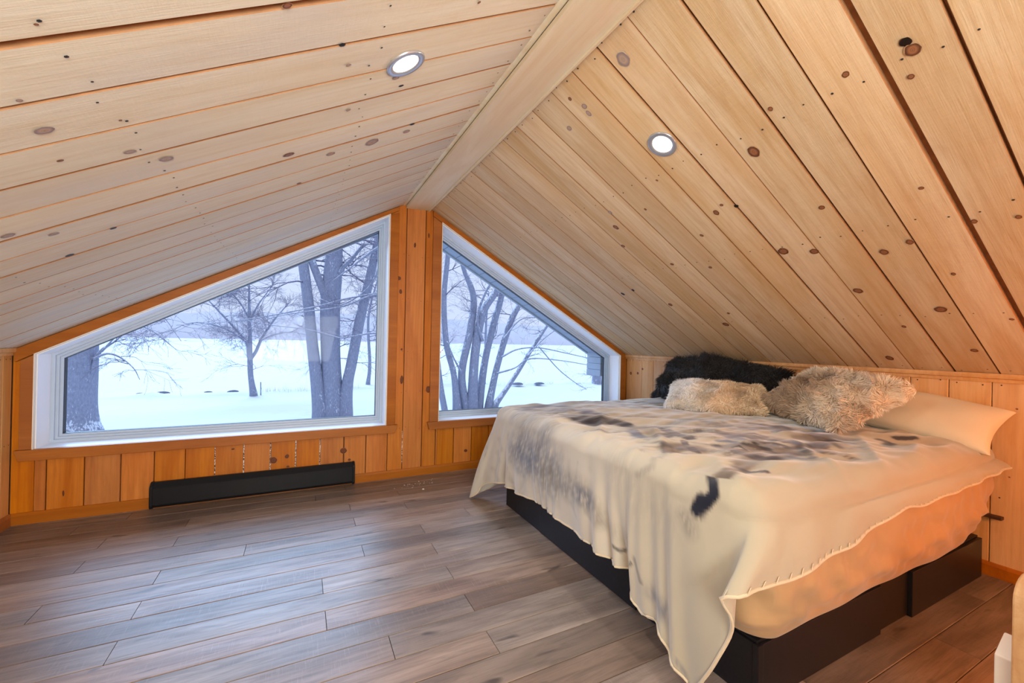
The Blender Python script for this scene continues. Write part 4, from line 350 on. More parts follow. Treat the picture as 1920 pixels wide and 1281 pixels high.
# ---- floor
FW, FY0 = .1153, -1.0646
m = MB(); m.box((XL - .1, YB, -.12), (XR + .1, .2, -.012))
floor = struct(m.build('floor', M['gap_dark']))
MOD = 1.107
row_joint = {-8: .095, -7: .581, -6: .275, -5: .58, -4: .277, -3: .888, -2: .592, -1: .278, 0: .59, 1: .094, 2: .591, 3: .096, 4: .593, 5: .281, 6: .589, 7: .09, 8: .30, 9: .75, 10: -.12, 11: .261 + MOD}
for k in range(-10, 31):
    y1 = min(FY0 - k * FW, 0); y0 = max(FY0 - (k + 1) * FW, YB)
    if y1 - y0 < .01: continue
    j = row_joint.get(k, random.choice([.095, .278, .59, .888])) % MOD
    xs = [XL]; x = XL + (j - XL) % MOD
    if x - XL < .03: x += MOD
    while x < XR - .03: xs.append(x); x += MOD
    xs.append(XR)
    for a, b in zip(xs[:-1], xs[1:]):
        g = .0011
        board('plank', M['floor'], (a + g, y0 + g * .8, random.uniform(-.0004, .0004)), (1, 0, 0), (0, 1, 0), 0, b - a - 2 * g, y1 - y0 - 1.6 * g, .012, floor, .0016)

# ---- ceiling: backing slabs + boards
m = MB()
th = .12
m.prism([(XL - .2, zl(XL - .2) + .019), (XL - .2, zl(XL - .2) + th), (XA, zl(XA) + th), (XA, zl(XA) + .019)][::-1], YB, .30)
m.prism([(XA, zr(XA) + .019), (XA, zr(XA) + th), (XR + .2, zr(XR + .2) + th), (XR + .2, zr(XR + .2) + .019)][::-1], YB, .30)
ceiling = struct(m.build('ceiling', M['gap']))
cl = math.hypot(1, SL); cr = math.hypot(1, SR)
lys = [0, -.155, -.30, -.445, -.59, -.735, -.88, -1.03, -1.1775, -1.322, -1.4666, -1.6123, -1.7558, -1.9021, -2.0466, -2.1972]
while lys[-1] > YB: lys.append(lys[-1] - .1465)
rys = [0, -.09, -.234, -.378, -.523, -.668, -.812, -.957, -1.10, -1.243, -1.388, -1.5327, -1.683, -1.8235, -1.9641, -2.111, -2.2585, -2.4026, -2.5461, -2.6842]
while rys[-1] > YB: rys.append(rys[-1] - .1445)
gl = {-1.6123: .002, -2.0466: .006, -2.1972: .017, -1.9021: .0025, -1.7558: .010, -1.4666: .012, -1.322: .002, -1.1775: .011, -1.03: .008, -.88: .005, -.735: .0045}
gr = {-2.5461: .016, -2.1110: .0018, -1.9641: .007, -2.2585: .007, -2.4026: .0045, -2.6842: .008}
def gap(d, y): return d.get(y, .002 + .002 * random.random())
for i in range(len(lys) - 1):
    ya, yb = lys[i], max(lys[i + 1], YB)
    ga, gb = gap(gl, ya) / 2, gap(gl, yb) / 2
    dz = random.uniform(-.0012, .0012)
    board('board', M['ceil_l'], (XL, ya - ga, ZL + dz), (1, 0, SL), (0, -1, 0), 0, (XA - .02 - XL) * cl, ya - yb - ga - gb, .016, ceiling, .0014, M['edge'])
for i in range(len(rys) - 1):
    ya, yb = rys[i], max(rys[i + 1], YB)
    ga, gb = gap(gr, ya) / 2, gap(gr, yb) / 2
    dz = random.uniform(-.0012, .0012)
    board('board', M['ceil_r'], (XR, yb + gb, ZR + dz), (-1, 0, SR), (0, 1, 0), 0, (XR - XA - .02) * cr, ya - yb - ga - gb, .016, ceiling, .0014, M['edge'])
# ridge board with rounded cove on the left and thin strip on the right
ridge = struct(empty('trim_ridge'))
def rot_board(name, mat, p0, p1, y0, y1, t, parent, c=.003):
    """board running along Y whose visible underside spans p0->p1 in XZ"""
    dx, dz = p1[0] - p0[0], p1[1] - p0[1]; w = math.hypot(dx, dz)
    return board(name, mat, (p0[0], y1, p0[1]), (0, -1, 0), (dx, 0, dz), 0, y1 - y0, w, t, parent, c)
rot_board('ridge_board', M['ridge'], (.662, 1.985), (.824, 1.9935), YB, 0, .02, ridge)
rot_board('edge_strip', M['ridge'], (.8245, 1.985), (.834, 1.986), YB, 0, .02, ridge, .0015)
cv = MB()
arc = [(.640, 1.992)] + [(.652 - .014 * math.cos(a), 1.992 - .010 * math.sin(a)) for a in np.linspace(0.1, math.pi - .1, 8)] + [(.664, 1.992), (.664, 2.02), (.645, 2.02)]
cv.prism(arc, YB, 0)
o = cv.build('cove_strip', M['ridge'], ridge, True); o.modifiers.new('e', 'EDGE_SPLIT')

# ---- nails: joined, too small to pick apart
def disc_field(name, items, mat, parent, kind='stuff', n=6):
    """items: (centre, ex, ey, normal, a, b)"""
    V = []; F = []
    for c, ex, ey, nn, a, b in items:
        k = len(V)
        for j in range(n):
            t = 2 * math.pi * j / n
            V.append(tuple(c[i] + ex[i] * a * math.cos(t) + ey[i] * b * math.sin(t) for i in range(3)))
        V.append(tuple(c[i] + nn[i] * .0008 for i in range(3)))
        for j in range(n): F.append((k + j, k + (j + 1) % n, k + n))
    o = mk(name, V, F, mat, parent); 
    if kind: o['kind'] = kind
    return o
nl_ = Vector((SL, 0, -1)).normalized(); nr_ = Vector((-SR, 0, -1)).normalized()
el = Vector((1, 0, SL)).normalized(); er = Vector((-1, 0, SR)).normalized(); eyv = Vector((0, 1, 0))
it = []
for ys, X_, nn, ex, zf in ((lys, [-1.30, -.842, -.347, .150, .615], nl_, el, zl), (rys, [.86, 1.323, 1.826, 2.33, 2.74], nr_, er, zr)):
    for i in range(len(ys) - 1):
        if ys[i + 1] < -3.4: break
        for x in X_:
            for f in (.24, .74):
                y = ys[i] + (ys[i + 1] - ys[i]) * (f + random.uniform(-.06, .06)); xx = x + random.uniform(-.012, .012)
                c = Vector((xx, y, zf(xx))) + nn * .0018
                r = random.uniform(.0026, .0038)
                it.append((c, ex, eyv, nn, r, r))
disc_field('nail_heads', it, M['nail'], ceiling)

# ---- knots in the visible boards
def knots(lst, n3, ex, ey, parent, kinds, lift=.0018, iso=True):
    for x, y, z, a, b, kd in lst:
        if iso: a, b = .92 * (a * b) ** .5, .78 * (a * b) ** .5
        n = 18; V = []; ph = random.random() * 6
        for j in range(n):
            t = 2 * math.pi * j / n; w = 1 + .10 * math.sin(2 * t + ph) + .06 * math.sin(5 * t + ph * 2)
            V.append((a * w * math.cos(t), b * w * math.sin(t), 0))
        V += [(p[0] * .6, p[1] * .6, .0004) for p in V[:n]] + [(0, 0, .0005)]
        F = [(j, (j + 1) % n, n + (j + 1) % n, n + j) for j in range(n)] + [(n + j, n + (j + 1) % n, 2 * n) for j in range(n)]
        mk('knot', V, F, kinds[kd], parent, matrix=frame(Vector((x, y, z)) + n3 * lift, ex, ey))
kk = (M['knot0'], M['knot1'], M['knot2'])
# b measured across image rows: the boards' slope direction
knots(KNOTS['R'], nr_, er, Vector((0, 1, 0)), ceiling, kk)
knots(KNOTS['L'], nl_, el, Vector((0, -1, 0)), ceiling, kk)

# ---- gable wall
gw = MB()
def col(x0, x1, zb0, zb1=None, top=None):
    zt = [(x1, roof(x1) + .10), (x0, roof(x0) + .10)]
    if x0 < XA < x1: zt.insert(1, (XA, roof(XA) + .10))
    gw.prism([(x0, zb0), (x1, zb0 if zb1 is None else zb1)] + (zt if top is None else top), .014, .20)
gw.prism([(XL - .2, -.2), (XR + .2, -.2), (XR + .2, WL[0][1]), (XL - .2, WL[0][1])], .014, .20)
col(XL - .2, WL[0][0], WL[0][1]); col(WL[1][0], WR[0][0], WL[0][1]); col(WR[1][0], XR + .2, WL[0][1])
col(WL[0][0], WL[1][0], WL[3][1], WL[2][1]); col(WR[0][0], WR[1][0], WR[3][1], WR[2][1])
wall_gable = struct(gw.build('wall_back', M['gap_dark']))
seams = [XL, -1.197, -1.048, -.897, -.749, -.605, -.46, -.311, -.166, -.022, .123, .272, .417, .562, .67, .812, .918, 1.062, 1.21, 1.356, 1.50, 1.646, 1.79, 1.937, 2.08, 2.226, 2.37, 2.515, 2.66, XR]
def gseg(a, b, z0, z1a, z1b, grp=None):
    g = .0030 if abs(b - .0) < .5 and a > -.5 else .0018 + .0012 * random.random()
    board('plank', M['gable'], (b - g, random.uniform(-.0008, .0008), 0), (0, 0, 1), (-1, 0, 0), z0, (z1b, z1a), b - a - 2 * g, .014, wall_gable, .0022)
for a, b in zip(seams[:-1], seams[1:]):
    # ez = ex x ey = (0,0,1)x(-1,0,0) = (0,-1,0): faces the room
    if b <= WL[0][0] + .05 or (a >= WL[1][0] - .14 and b <= WR[0][0] + .01) or a >= WR[1][0] - .04:
        if a < XA < b: pass
        full_a, full_b = max(a, XL), b
        if full_b <= WL[0][0] or full_a >= WL[1][0] and full_b <= WR[0][0] or full_a >= WR[1][0]:
            gseg(a, b, 0, roof(a) - .002, roof(b) - .002); continue
        # straddles a window jamb: full height outside, low piece inside
        for lo, hi in ((WL[0][0], None), (WL[1][0], None), (WR[0][0], None), (WR[1][0], None)):
            if a < lo < b:
                inside_right = lo in (WL[0][0], WR[0][0])
                if inside_right: gseg(a, lo, 0, roof(a) - .002, roof(lo) - .002); gseg(lo - .004, b, 0, .37, .37)
                else: gseg(lo, b, 0, roof(lo) - .002, roof(b) - .002); gseg(a, lo + .004, 0, .37, .37)
                break
    elif a < WR[0][0] < b: gseg(a, WR[0][0], 0, roof(a) - .002, roof(WR[0][0]) - .002); gseg(WR[0][0] - .004, b, 0, .37, .37)
    else: gseg(a, b, 0, .37, .37)
# pale insulation showing in the open joints under the larger window
fm, fnt, fb = new_mat('joint_filler'); fn = N(fnt); fv = fn.objvec((1, 1, 1), False)
fn.link(fn.mix(fn.mapr(fn.noise(fv, 130, 2, .5), .48, .56), (.06, .03, .015), (.85, .85, .88)), fb.inputs[BC])
for x in (-.46, -.311, -.166, -.022, .123, .67):
    m = MB(); m.box((x - .0030, .0045, .06 if x < .6 else .1), (x + .0030, .012, .335)); m.build('joint_filler', fm, wall_gable)
it = []
for z in (1.62, 1.30, .92, .62, .355):
    for x in (.652, .69, .79, .835): 
        c = Vector((x + random.uniform(-.006, .006), -.0016, z + random.uniform(-.01, .01)))
        it.append((c, Vector((1, 0, 0)), Vector((0, 0, 1)), Vector((0, -1, 0)), .0026, .0026))
disc_field('nail_heads', it, M['nail'], wall_gable)
knots(KNOTS['G'], Vector((0, -1, 0)), Vector((1, 0, 0)), Vector((0, 0, 1)), wall_gable, (M['knotg'],) * 3, iso=False)

# ---- side walls
def side_wall(name, x, zt, sgn, mat, trim, ys):
    m = MB(); a, b = (x + .014 * sgn, x + .2 * sgn) if sgn > 0 else (x - .2, x - .014)
    m.box((a, YB, -.2), (b, .2, zt + .14)); w = struct(m.build(name, M['gap_dark']))
    for y1, y0 in zip(ys[:-1], ys[1:]):
        g = .0014
        if sgn > 0: board('plank', mat, (x + random.uniform(-.0006, .0006), y0 + g, 0), (0, 0, 1), (0, 1, 0), 0, zt - .002, y1 - y0 - 2 * g, .014, w, .0024)
        else: board('plank', mat, (x, y1 - g, 0), (0, 0, 1), (0, -1, 0), 0, zt - .002, y1 - y0 - 2 * g, .014, w, .0024)
    return w
rwy = [0, -.063, -.202, -.344, -.49, -.635, -.78, -.925, -1.07, -1.218, -1.365, -1.508, -1.653, -1.798, -1.944, -2.091, -2.233, -2.374, -2.52]
while rwy[-1] > YB: rwy.append(rwy[-1] - .145)
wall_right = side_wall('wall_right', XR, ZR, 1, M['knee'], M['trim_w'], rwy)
lwy = [0, -.075, -.21] ; 
while lwy[-1] > YB: lwy.append(lwy[-1] - .145)
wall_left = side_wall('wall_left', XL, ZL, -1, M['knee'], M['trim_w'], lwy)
it = []
for i in range(len(rwy) - 1):
    if rwy[i + 1] < -2.9: break
    for z in (.858, .36):
        for f in (.2, .8):
            y = rwy[i] + (rwy[i + 1] - rwy[i]) * f
            it.append((Vector((XR - .0018, y, z + random.uniform(-.006, .006))), Vector((0, 1, 0)), Vector((0, 0, 1)), Vector((-1, 0, 0)), .0032, .0032))
disc_field('nail_heads', it, M['nail'], wall_right)
it = [(Vector((XL + .0018, y, z)), Vector((0, -1, 0)), Vector((0, 0, 1)), Vector((1, 0, 0)), .003, .003) for y in (-.02, -.055, -.10, -.17) for z in (.86, .42)]
disc_field('nail_heads', it, M['nail'], wall_left)
knots(KNOTS['W'], Vector((-1, 0, 0)), Vector((0, -1, 0)), Vector((0, 0, 1)), wall_right, (M['knot0'],) * 3)
# rear gable wall (behind the camera), no opening
m = MB()
zap = roof(XA)
m.prism([(XL, 0), (XR, 0), (XR, ZR), (XA, zap), (XL, ZL)], YB - .1, YB)
wall_front = struct(m.build('wall_front', M['knee']))

# ---- baseboards and eave mouldings
def base_profile(h, t): return [(0, 0), (-t, 0), (-t, h * .78), (-t * .45, h), (0, h)]
def run_y(name, x, sgn, y0, y1, poly, mat):
    m = MB(); P = [(x - sgn * (-p[0]), p[1]) for p in poly]
    P = [(x + sgn * p[0], p[1]) for p in poly]
    if sgn < 0: P = P[::-1]
    m.prism(P[::-1], y0, y1); return struct(m.build(name, mat))
run_y('baseboard_right', XR, 1, YB, -.002, base_profile(.060, .014), M['trim_g'])
run_y('baseboard_left', XL, -1, YB, -.002, base_profile(.060, .014), M['trim_g'])
m = MB(); m.prismX([(0, 0), (-.014, 0), (-.014, .048), (-.006, .0598), (0, .0598)][::-1], XL + .012, XR - .012)
struct(m.build('baseboard_back', M['trim_g']))
mould = lambda z: [(0, z - .030), (-.010, z - .030), (-.012, z - .016), (-.020, z - .012), (-.022, z - .004), (-.022, z + .009), (0, z + .001)]
run_y('trim_1', XR, 1, -2.283, -.002, mould(ZR), M['trim_w'])
run_y('trim_2', XR, 1, YB, -2.2835, mould(ZR), M['knee'])
run_y('trim_3', XL, -1, YB, -.002, mould(ZL), M['trim_w'])

# ---- windows
def window(name, P, casings, sill, flip):
    w = struct(empty(name, (P[0][0], 0, P[0][1])))
    inv = Matrix.Translation(Vector((P[0][0], 0, P[0][1])) * -S)
    def b(m, nm, mat, **k):
        o = m.build(nm, mat, None, **k); o.parent = w; o.matrix_local = inv; return o
    m = MB(); m.ring(P, inset(P, .005), -.003, .150); b(m, 'liner', M['white'])
    m = MB(); m.ring(inset(P, -.004), inset(P, .0005), -.0225, -.003); b(m, 'liner_edge', M['bead'])
    for nm, a, c, y0, mat in (('outer_frame', .0045, .021, .128, 'sash'), ('middle_frame', .0205, .034, .139, 'sash'), ('inner_frame', .0335, .047, .150, 'sash'), ('gasket', .0465, .0490, .158, 'gasket')):
        m = MB(); m.ring(inset(P, a), inset(P, c), y0, .19); b(m, nm, M[mat], bevel=.0015 if mat == 'sash' else 0)
    m = MB(); m.prism(inset(P, .048), .170, .173); b(m, 'glass_pane', M['glass'])
    for cpoly, dy in casings:
        m = MB(); m.prism(cpoly, -.020 + dy, 0.0); b(m, 'casing', M['trim_g'], bevel=.002)
    m = MB(); m.prism(sill, -.030, 0.0); b(m, 'sill', M['trim_g'], bevel=.003)
    return w
def line_z(P, i, x):
    (x0, z0), (x1, z1) = P[i], P[i + 1]; return z0 + (z1 - z0) * (x - x0) / (x1 - x0)
topL = lambda x: line_z([WL[3], WL[2]], 0, x); topR = lambda x: line_z([WR[3], WR[2]], 0, x)
window('window_1', WL, [
    ([(-1.297, .389), (-1.2457, .389), (-1.2457, topL(-1.2457)), (-1.297, .852)], .002),
    ([(.5496, .389), (.612, .389), (.612, topL(.612) - .01), (.5496, topL(.5496))], .002),
    ([(-1.316, .845), (WL[3][0], topL(WL[3][0]) + .004), (.612, topL(.612) + .0045), (.612, zl(.612) - .004), (-1.322, zl(-1.322) - .004)], 0)],
    [(-1.294, .331), (.610, .331), (.630, .3885), (-1.312, .3885)], 0)
window('window_2', WR, [
    ([(.864, .393), (.9305, .393), (.9305, topR(.9305)), (.864, topR(.864))], .002),
    ([(2.6963, .393), (2.752, .393), (2.752, zr(2.752) - .02), (2.6963, zr(2.6963) - .03)], .002),
    ([(.862, topR(.862) + .0035), (WR[3][0], topR(WR[3][0]) + .004), (WR[2][0] + .004, topR(WR[2][0]) + .004), (2.752, zr(2.752) - .03), (2.752, zr(2.752) - .004), (.862, zr(.862) - .004)], 0)],
    [(.862, .335), (2.755, .335), (2.768, .3925), (.846, .3925)], 0)

# ================================================================== LIGHT FIXTURES
def downlight(x, y, side, label, power):
    nn, ex, z = (nl_, el, zl(x)) if side == 'L' else (nr_, er, zr(x))
    ey = nn.cross(ex)
    t = empty('recessed_light'); t.matrix_world = frame(Vector((x, y, z)) + nn * .0015, ex, ey)
    tag(t, label, 'ceiling light', 'slim round downlights in the sloping ceilings')
    n = 40; prof = [(.057, 0), (.0565, .004), (.054, .0055), (.044, .0045), (.0385, .0025), (.0375, .001)]
    V = [(r * math.cos(2 * math.pi * j / n), r * math.sin(2 * math.pi * j / n), h) for r, h in prof for j in range(n)]
    F = [(i * n + j, i * n + (j + 1) % n, (i + 1) * n + (j + 1) % n, (i + 1) * n + j) for i in range(len(prof) - 1) for j in range(n)]
    mk('trim_ring', V, F, M['alu'], t, True)
    V = [(.038 * math.cos(2 * math.pi * j / n), .038 * math.sin(2 * math.pi * j / n), .0015) for j in range(n)] + [(0, 0, .0025)]
    mk('lens', V, [(j, (j + 1) % n, n) for j in range(n)], M['led'], t)
    l = bpy.data.lights.new('led_glow', 'AREA'); l.shape = 'DISK'; l.size = .085; l.energy = power; l.color = (1, .93, .83); l.spread = math.radians(165)
    lo = bpy.data.objects.new('led_glow', l); COL.objects.link(lo); lo.parent = t; lo.matrix_local = Matrix.Translation((0, 0, .0065 * S)) @ Matrix.Rotation(math.pi, 4, 'X')
    return t
DP = 7.5
downlight(.24, -1.912, 'L', 'round lit downlight with silver ring in the left ceiling slope', DP)
downlight(1.222, -1.902, 'R', 'round lit downlight with silver ring in the right ceiling slope', DP)

# side walls: ez must face the room. right wall: ex x ey = (0,0,1)x(0,1,0) = (-1,0,0); left wall: (0,0,1)x(0,-1,0) = (1,0,0)
# ================================================================== HEATER
h = tag(empty('baseboard_heater', (-.207, -.003, .008)), 'long black electric baseboard heater on the gable wall under the larger window', 'heater')
hx = .549
m = MB(); m.prismX([(-.001, .006), (-.001, .138), (-.012, .146), (-.026, .146), (-.050, .120), (-.053, .116), (-.053, .022), (-.044, .006)][::-1], -hx + .016, hx - .016)
m.build('housing', M['heater'], h)
for sx in (-1, 1):
    m = MB(); P = [(-.0005, .0), (-.0005, .143), (-.010, .149), (-.028, .1485), (-.052, .128), (-.0565, .118), (-.0565, .018), (-.048, .0)][::-1]
    m.prismX(P, *sorted((sx * (hx - .0165), sx * hx))); m.build('end_cap', M['heater'], h, bevel=.004)
m = MB(); m.prismX([(-.0515, .030), (-.0515, .108), (-.0555, .110), (-.0555, .030)][::-1], -hx + .0165, hx - .0165); m.build('front_panel', M['heater'], h)
m = MB()
for i in range(34):
    x = -hx + .19 + i * .0215
    # slots on the sloping top
    for (ya, za), (yb, zb) in (((-.0312, .1428), (-.0442, .1285)),):
        m.add([(x, ya - .0005, za + .0008), (x + .009, ya - .0005, za + .0008), (x + .009, yb - .0005, zb + .0008), (x, yb - .0005, zb + .0008)], [(0, 1, 2, 3)])
m.build('vent_slots', M['slot'], h)['kind'] = 'stuff'
m = MB()
for i in range(34):
    x = -hx + .195 + i * .0215
    for z0, z1, y0, dy in ((.1345, .1385, -.0395, -.0036),):
        m.add([(x, y0, z0), (x + .0035, y0, z0), (x + .0035, y0 + .0036, z1), (x, y0 + .0036, z1)], [(0, 1, 2, 3)])
m.build('slot_glints', M['alu'], h)['kind'] = 'stuff'

# ================================================================== BED
b = tag(empty('platform_bed', (1.94, -1.565, 0)), 'low black brown platform bed base with drawers against the right wall', 'bed')
ox, oy = 1.94, -1.565
def bp(nm, a, c, mat, bev=.0015):
    m = MB(); m.box((a[0] - ox, a[1] - oy, a[2]), (c[0] - ox, c[1] - oy, c[2])); return m.build(nm, mat, b, bevel=bev)
bp('base_panel', (1.145, -1.188, 0), (1.165, -.775, .170), M['base'])
bp('drawer_front', (1.138, -1.898, .004), (1.158, -1.190, .168), M['base'])
bp('base_panel', (1.150, -2.345, 0), (1.170, -1.912, .168), M['base'])
bp('corner_post', (1.146, -2.362, 0), (1.170, -2.346, .170), M['base'])
bp('base_panel', (1.1705, -2.360, 0), (1.84, -2.340, .170), M['base'])
bp('drawer_front', (1.842, -2.352, .004), (2.06, -2.332, .168), M['base'])
bp('base_panel', (2.062, -2.366, 0), (2.735, -2.340, .170), M['base'])
bp('base_panel', (1.166, -.795, 0), (2.735, -.776, .170), M['base'])
bp('deck_board', (1.155, -2.352, .1705), (2.735, -.785, .178), M['base'])
m = MB(); m.box((2.755, -2.418, .262), (2.7845, -2.30, .276)); struct(m.build('deck_edge', M['board_top'], bevel=.002))  # near end of the bed platform's deck edge, built apart from the bed

def wob(P, amp, fr, seed, n=6):
    r = np.random.default_rng(seed); out = np.zeros(len(P))
    for i in range(n):
        k = r.normal(size=3) * np.array(fr); out += np.sin(P @ k + r.uniform(0, 6.28)) / n ** .5
    return out * amp

# ---- mattress in its sheet
X0, X1, Y0_, Y1_ = 1.098, 2.745, -2.398, -.765
def rrect(n, x0, x1, y0, y1, r):
    """rounded rectangle, ccw, n points equal arclength, plus normals"""
    P = []; 
    for cx, cy, a0 in ((x1 - r, y0 + r, -90), (x1 - r, y1 - r, 0), (x0 + r, y1 - r, 90), (x0 + r, y0 + r, 180)):
        for k in range(13):
            a = math.radians(a0 + k * 7.5); P.append((cx + r * math.cos(a), cy + r * math.sin(a)))
    P.append(P[0]); P = np.array(P); d = np.r_[0, np.cumsum(np.linalg.norm(np.diff(P, axis=0), axis=1))]
    t = np.linspace(0, d[-1], n, endpoint=False)
    return np.c_[np.interp(t, d, P[:, 0]), np.interp(t, d, P[:, 1])]
nP = 420; R = rrect(nP, X0, X1, Y0_, Y1_, .11)
tan = np.roll(R, -1, 0) - np.roll(R, 1, 0); tan /= np.linalg.norm(tan, axis=1)[:, None]; NR = np.c_[tan[:, 1], -tan[:, 0]]
cx_, cy_ = (X0 + X1) / 2, (Y0_ + Y1_) / 2
prof = [(-.5, .183), (-.10, .181), (-.045, .181), (-.018, .196), (.002, .24), (.014, .29), (.022, .35), (.024, .42), (.018, .48), (.004, .53), (-.018, .562), (-.05, .582), (-.09, .586), (-.16, .582), (-.5, .572), (-.83, .572)]
pr = np.array(prof); d = np.r_[0, np.cumsum(np.linalg.norm(np.diff(pr[1:-2], axis=0), axis=1))]
tt = np.linspace(0, d[-1], 46); rows = [tuple(pr[0])] + [(np.interp(t, d, pr[1:-2, 0]), np.interp(t, d, pr[1:-2, 1])) for t in tt] + [tuple(pr[-2]), tuple(pr[-1])]
V = []
s_ = np.arange(nP) / nP
lift = .004 * np.sin(s_ * 6.28 * 7 + 1) + .003 * np.sin(s_ * 6.28 * 19) + .085 * np.clip((R[:, 0] - 2.40) / .34, 0, 1) ** 1.6
for o_, z in rows:
    if o_ < -.45:
        c = np.array([cx_, cy_]); f = .45 if o_ > -.6 else .02
        q = c + (R - c) * f; V.append(np.c_[q, np.full(nP, z)]); continue
    q = R + NR * o_; low = max(0, min(1, (.40 - z) / .2)); zz = z + lift * low
    pinch = -.15 * np.clip((R[:, 0] - 2.45) / .3, 0, 1) ** 2 * low
    q = q + NR * pinch[:, None]
    V.append(np.c_[q, zz])
V = np.array(V); sh = V.shape; Vf = V.reshape(-1, 3)
side = np.clip((Vf[:, 2] - .205) / .05, 0, 1) * (Vf[:, 2] < .58)
low = np.clip((.42 - Vf[:, 2]) / .22, 0, 1)
w1 = wob(Vf, .0035, (22, 22, 34), 3, 10) + wob(Vf, .0022, (50, 50, 60), 4, 10)
# gathers running up from the tucked hem, diagonal drapes
w1 += low * 1.5 * (.006 * np.sin(Vf[:, 0] * 34 + Vf[:, 2] * 60 + 2 * np.sin(Vf[:, 0] * 5)) + .004 * np.sin(Vf[:, 1] * 41 + Vf[:, 2] * 40))
w1 += np.clip(1 - abs(Vf[:, 2] - .255 - .06 * (Vf[:, 0] - 1.2)) / .03, 0, 1) * .007
Nn = np.tile(np.c_[NR, np.zeros(nP)], (sh[0], 1)); Vf = Vf + Nn * (w1 * side)[:, None]
F = [(i * nP + j, i * nP + (j + 1) % nP, (i + 1) * nP + (j + 1) % nP, (i + 1) * nP + j) for i in range(sh[0] - 1) for j in range(nP)]
F.append(tuple(range(nP))[::-1])
def fabric(name, c, var=.06, rough=.85, sheen=.3, weave=900, attr=None):
    m, nt, bs = new_mat(name); n = N(nt)
    v = n.objvec((1, 1, 1), False); a = n.noise(v, 3, 3, .5); wv = n.noise(v, weave, 2, .6)
    base = c
    if attr:
        at = n.add('ShaderNodeAttribute'); at.attribute_name = attr; base = at.outputs['Color']
        cc = n.mix(n.mapr(a, .3, .7, 0, .25), base, n.mix(1., base, (.86, .86, .86), 'MULTIPLY'))
    else: cc = n.mix(n.mapr(a, .3, .7), tuple(x * (1 - var) for x in c), c)
    n.link(cc, bs.inputs[BC]); bs.inputs[RO].default_value = rough; bs.inputs['Sheen Weight'].default_value = sheen; bs.inputs['Sheen Roughness'].default_value = .4
    bs.inputs['Specular IOR Level'].default_value = .2
    n.bump(wv, .25, .0006, bs)
    return m
M['sheet'] = fabric('ivory_cotton_sheet', (.47, .305, .165))
M['case'] = fabric('cream_pillowcase', (.72, .62, .47), sheen=.2)
mt = tag(empty('mattress', (cx_, cy_, .18)), 'thick mattress in a rumpled ivory fitted sheet on the black bed base', 'mattress')
o = mk('fitted_sheet', Vf - np.array([cx_, cy_, .18]), F, M['sheet'], mt, True)
# ---- throw blanket: columns from a spine on the bed top, over the edge, down to a measured hem
HEM = [ # edge point on the bed top (x,y) , hem point (x,y,z)
 ((2.70, -.745), (2.70, -.700, .33)), ((2.3, -.745), (2.3, -.690, .30)), ((1.9, -.745), (1.9, -.695, .27)), ((1.5, -.745), (1.50, -.680, .22)), ((1.28, -.745), (1.25, -.665, .15)),
 ((1.16, -.748), (1.12, -.640, .08)), ((1.105, -.765), (1.02, -.585, .02)), ((1.085, -.785), (.972, -.600, .012)), ((1.075, -.81), (.990, -.640, .035)), ((1.072, -.84), (1.035, -.675, .10)),
 ((1.072, -.90), (1.045, -.78, .15)), ((1.072, -.98), (1.055, -.90, .178)), ((1.072, -1.10), (1.052, -1.05, .190)), ((1.072, -1.25), (1.050, -1.22, .206)), ((1.072, -1.42), (1.045, -1.42, .214)),
 ((1.072, -1.58), (1.040, -1.60, .208)), ((1.072, -1.72), (1.035, -1.77, .207)), ((1.072, -1.84), (1.035, -1.90, .198)), ((1.072, -1.93), (1.045, -1.975, .185)), ((1.072, -1.97), (1.030, -2.00, .135)), ((1.072, -2.00), (1.020, -2.03, .120)),
 ((1.072, -2.06), (1.015, -2.12, .125)), ((1.072, -2.12), (1.000, -2.185, .090)), ((1.072, -2.18), (.985, -2.235, .066)), ((1.075, -2.23), (.985, -2.283, .056)), ((1.078, -2.27), (.985, -2.325, .120)),
 ((1.082, -2.31), (.985, -2.36, .195)), ((1.086, -2.335), (.990, -2.392, .285)), ((1.092, -2.352), (.965, -2.405, .330)), ((1.105, -2.368), (.935, -2.400, .385)), ((1.125, -2.38), (.965, -2.430, .395)), ((1.16, -2.388), (1.04, -2.440, .397)),
 ((1.22, -2.392), (1.13, -2.446, .402)), ((1.32, -2.394), (1.26, -2.450, .420)), ((1.46, -2.396), (1.42, -2.452, .440)), ((1.62, -2.397), (1.60, -2.450, .470)), ((1.76, -2.397), (1.76, -2.447, .489)), ((1.90, -2.397), (1.90, -2.452, .476)),
 ((2.04, -2.397), (2.04, -2.448, .488)), ((2.20, -2.397), (2.20, -2.447, .483)), ((2.36, -2.397), (2.36, -2.446, .492)), ((2.52, -2.395), (2.53, -2.446, .500)), ((2.66, -2.39), (2.68, -2.445, .505)), ((2.73, -2.38), (2.76, -2.438, .502))]
E_ = np.array([h_[0] for h_ in HEM]); H_ = np.array([h_[1] for h_ in HEM])
dk = np.r_[0, np.cumsum(np.maximum(np.linalg.norm(np.diff(E_, axis=0), axis=1), .55 * np.linalg.norm(np.diff(H_, axis=0), axis=1)))]
def crom(T, Y, t):
    m_ = np.gradient(Y, T, axis=0); i = np.clip(np.searchsorted(T, t, side='right') - 1, 0, len(T) - 2)
    h = (T[i + 1] - T[i])[:, None]; u = ((t - T[i])[:, None]) / h
    return (2 * u ** 3 - 3 * u ** 2 + 1) * Y[i] + (u ** 3 - 2 * u ** 2 + u) * h * m_[i] + (-2 * u ** 3 + 3 * u ** 2) * Y[i + 1] + (u ** 3 - u ** 2) * h * m_[i + 1]
nC = 800; tk = np.linspace(0, dk[-1], nC); Hk = crom(dk, H_, tk)
Ek = np.c_[np.interp(tk, dk, E_[:, 0]), np.interp(tk, dk, E_[:, 1])]
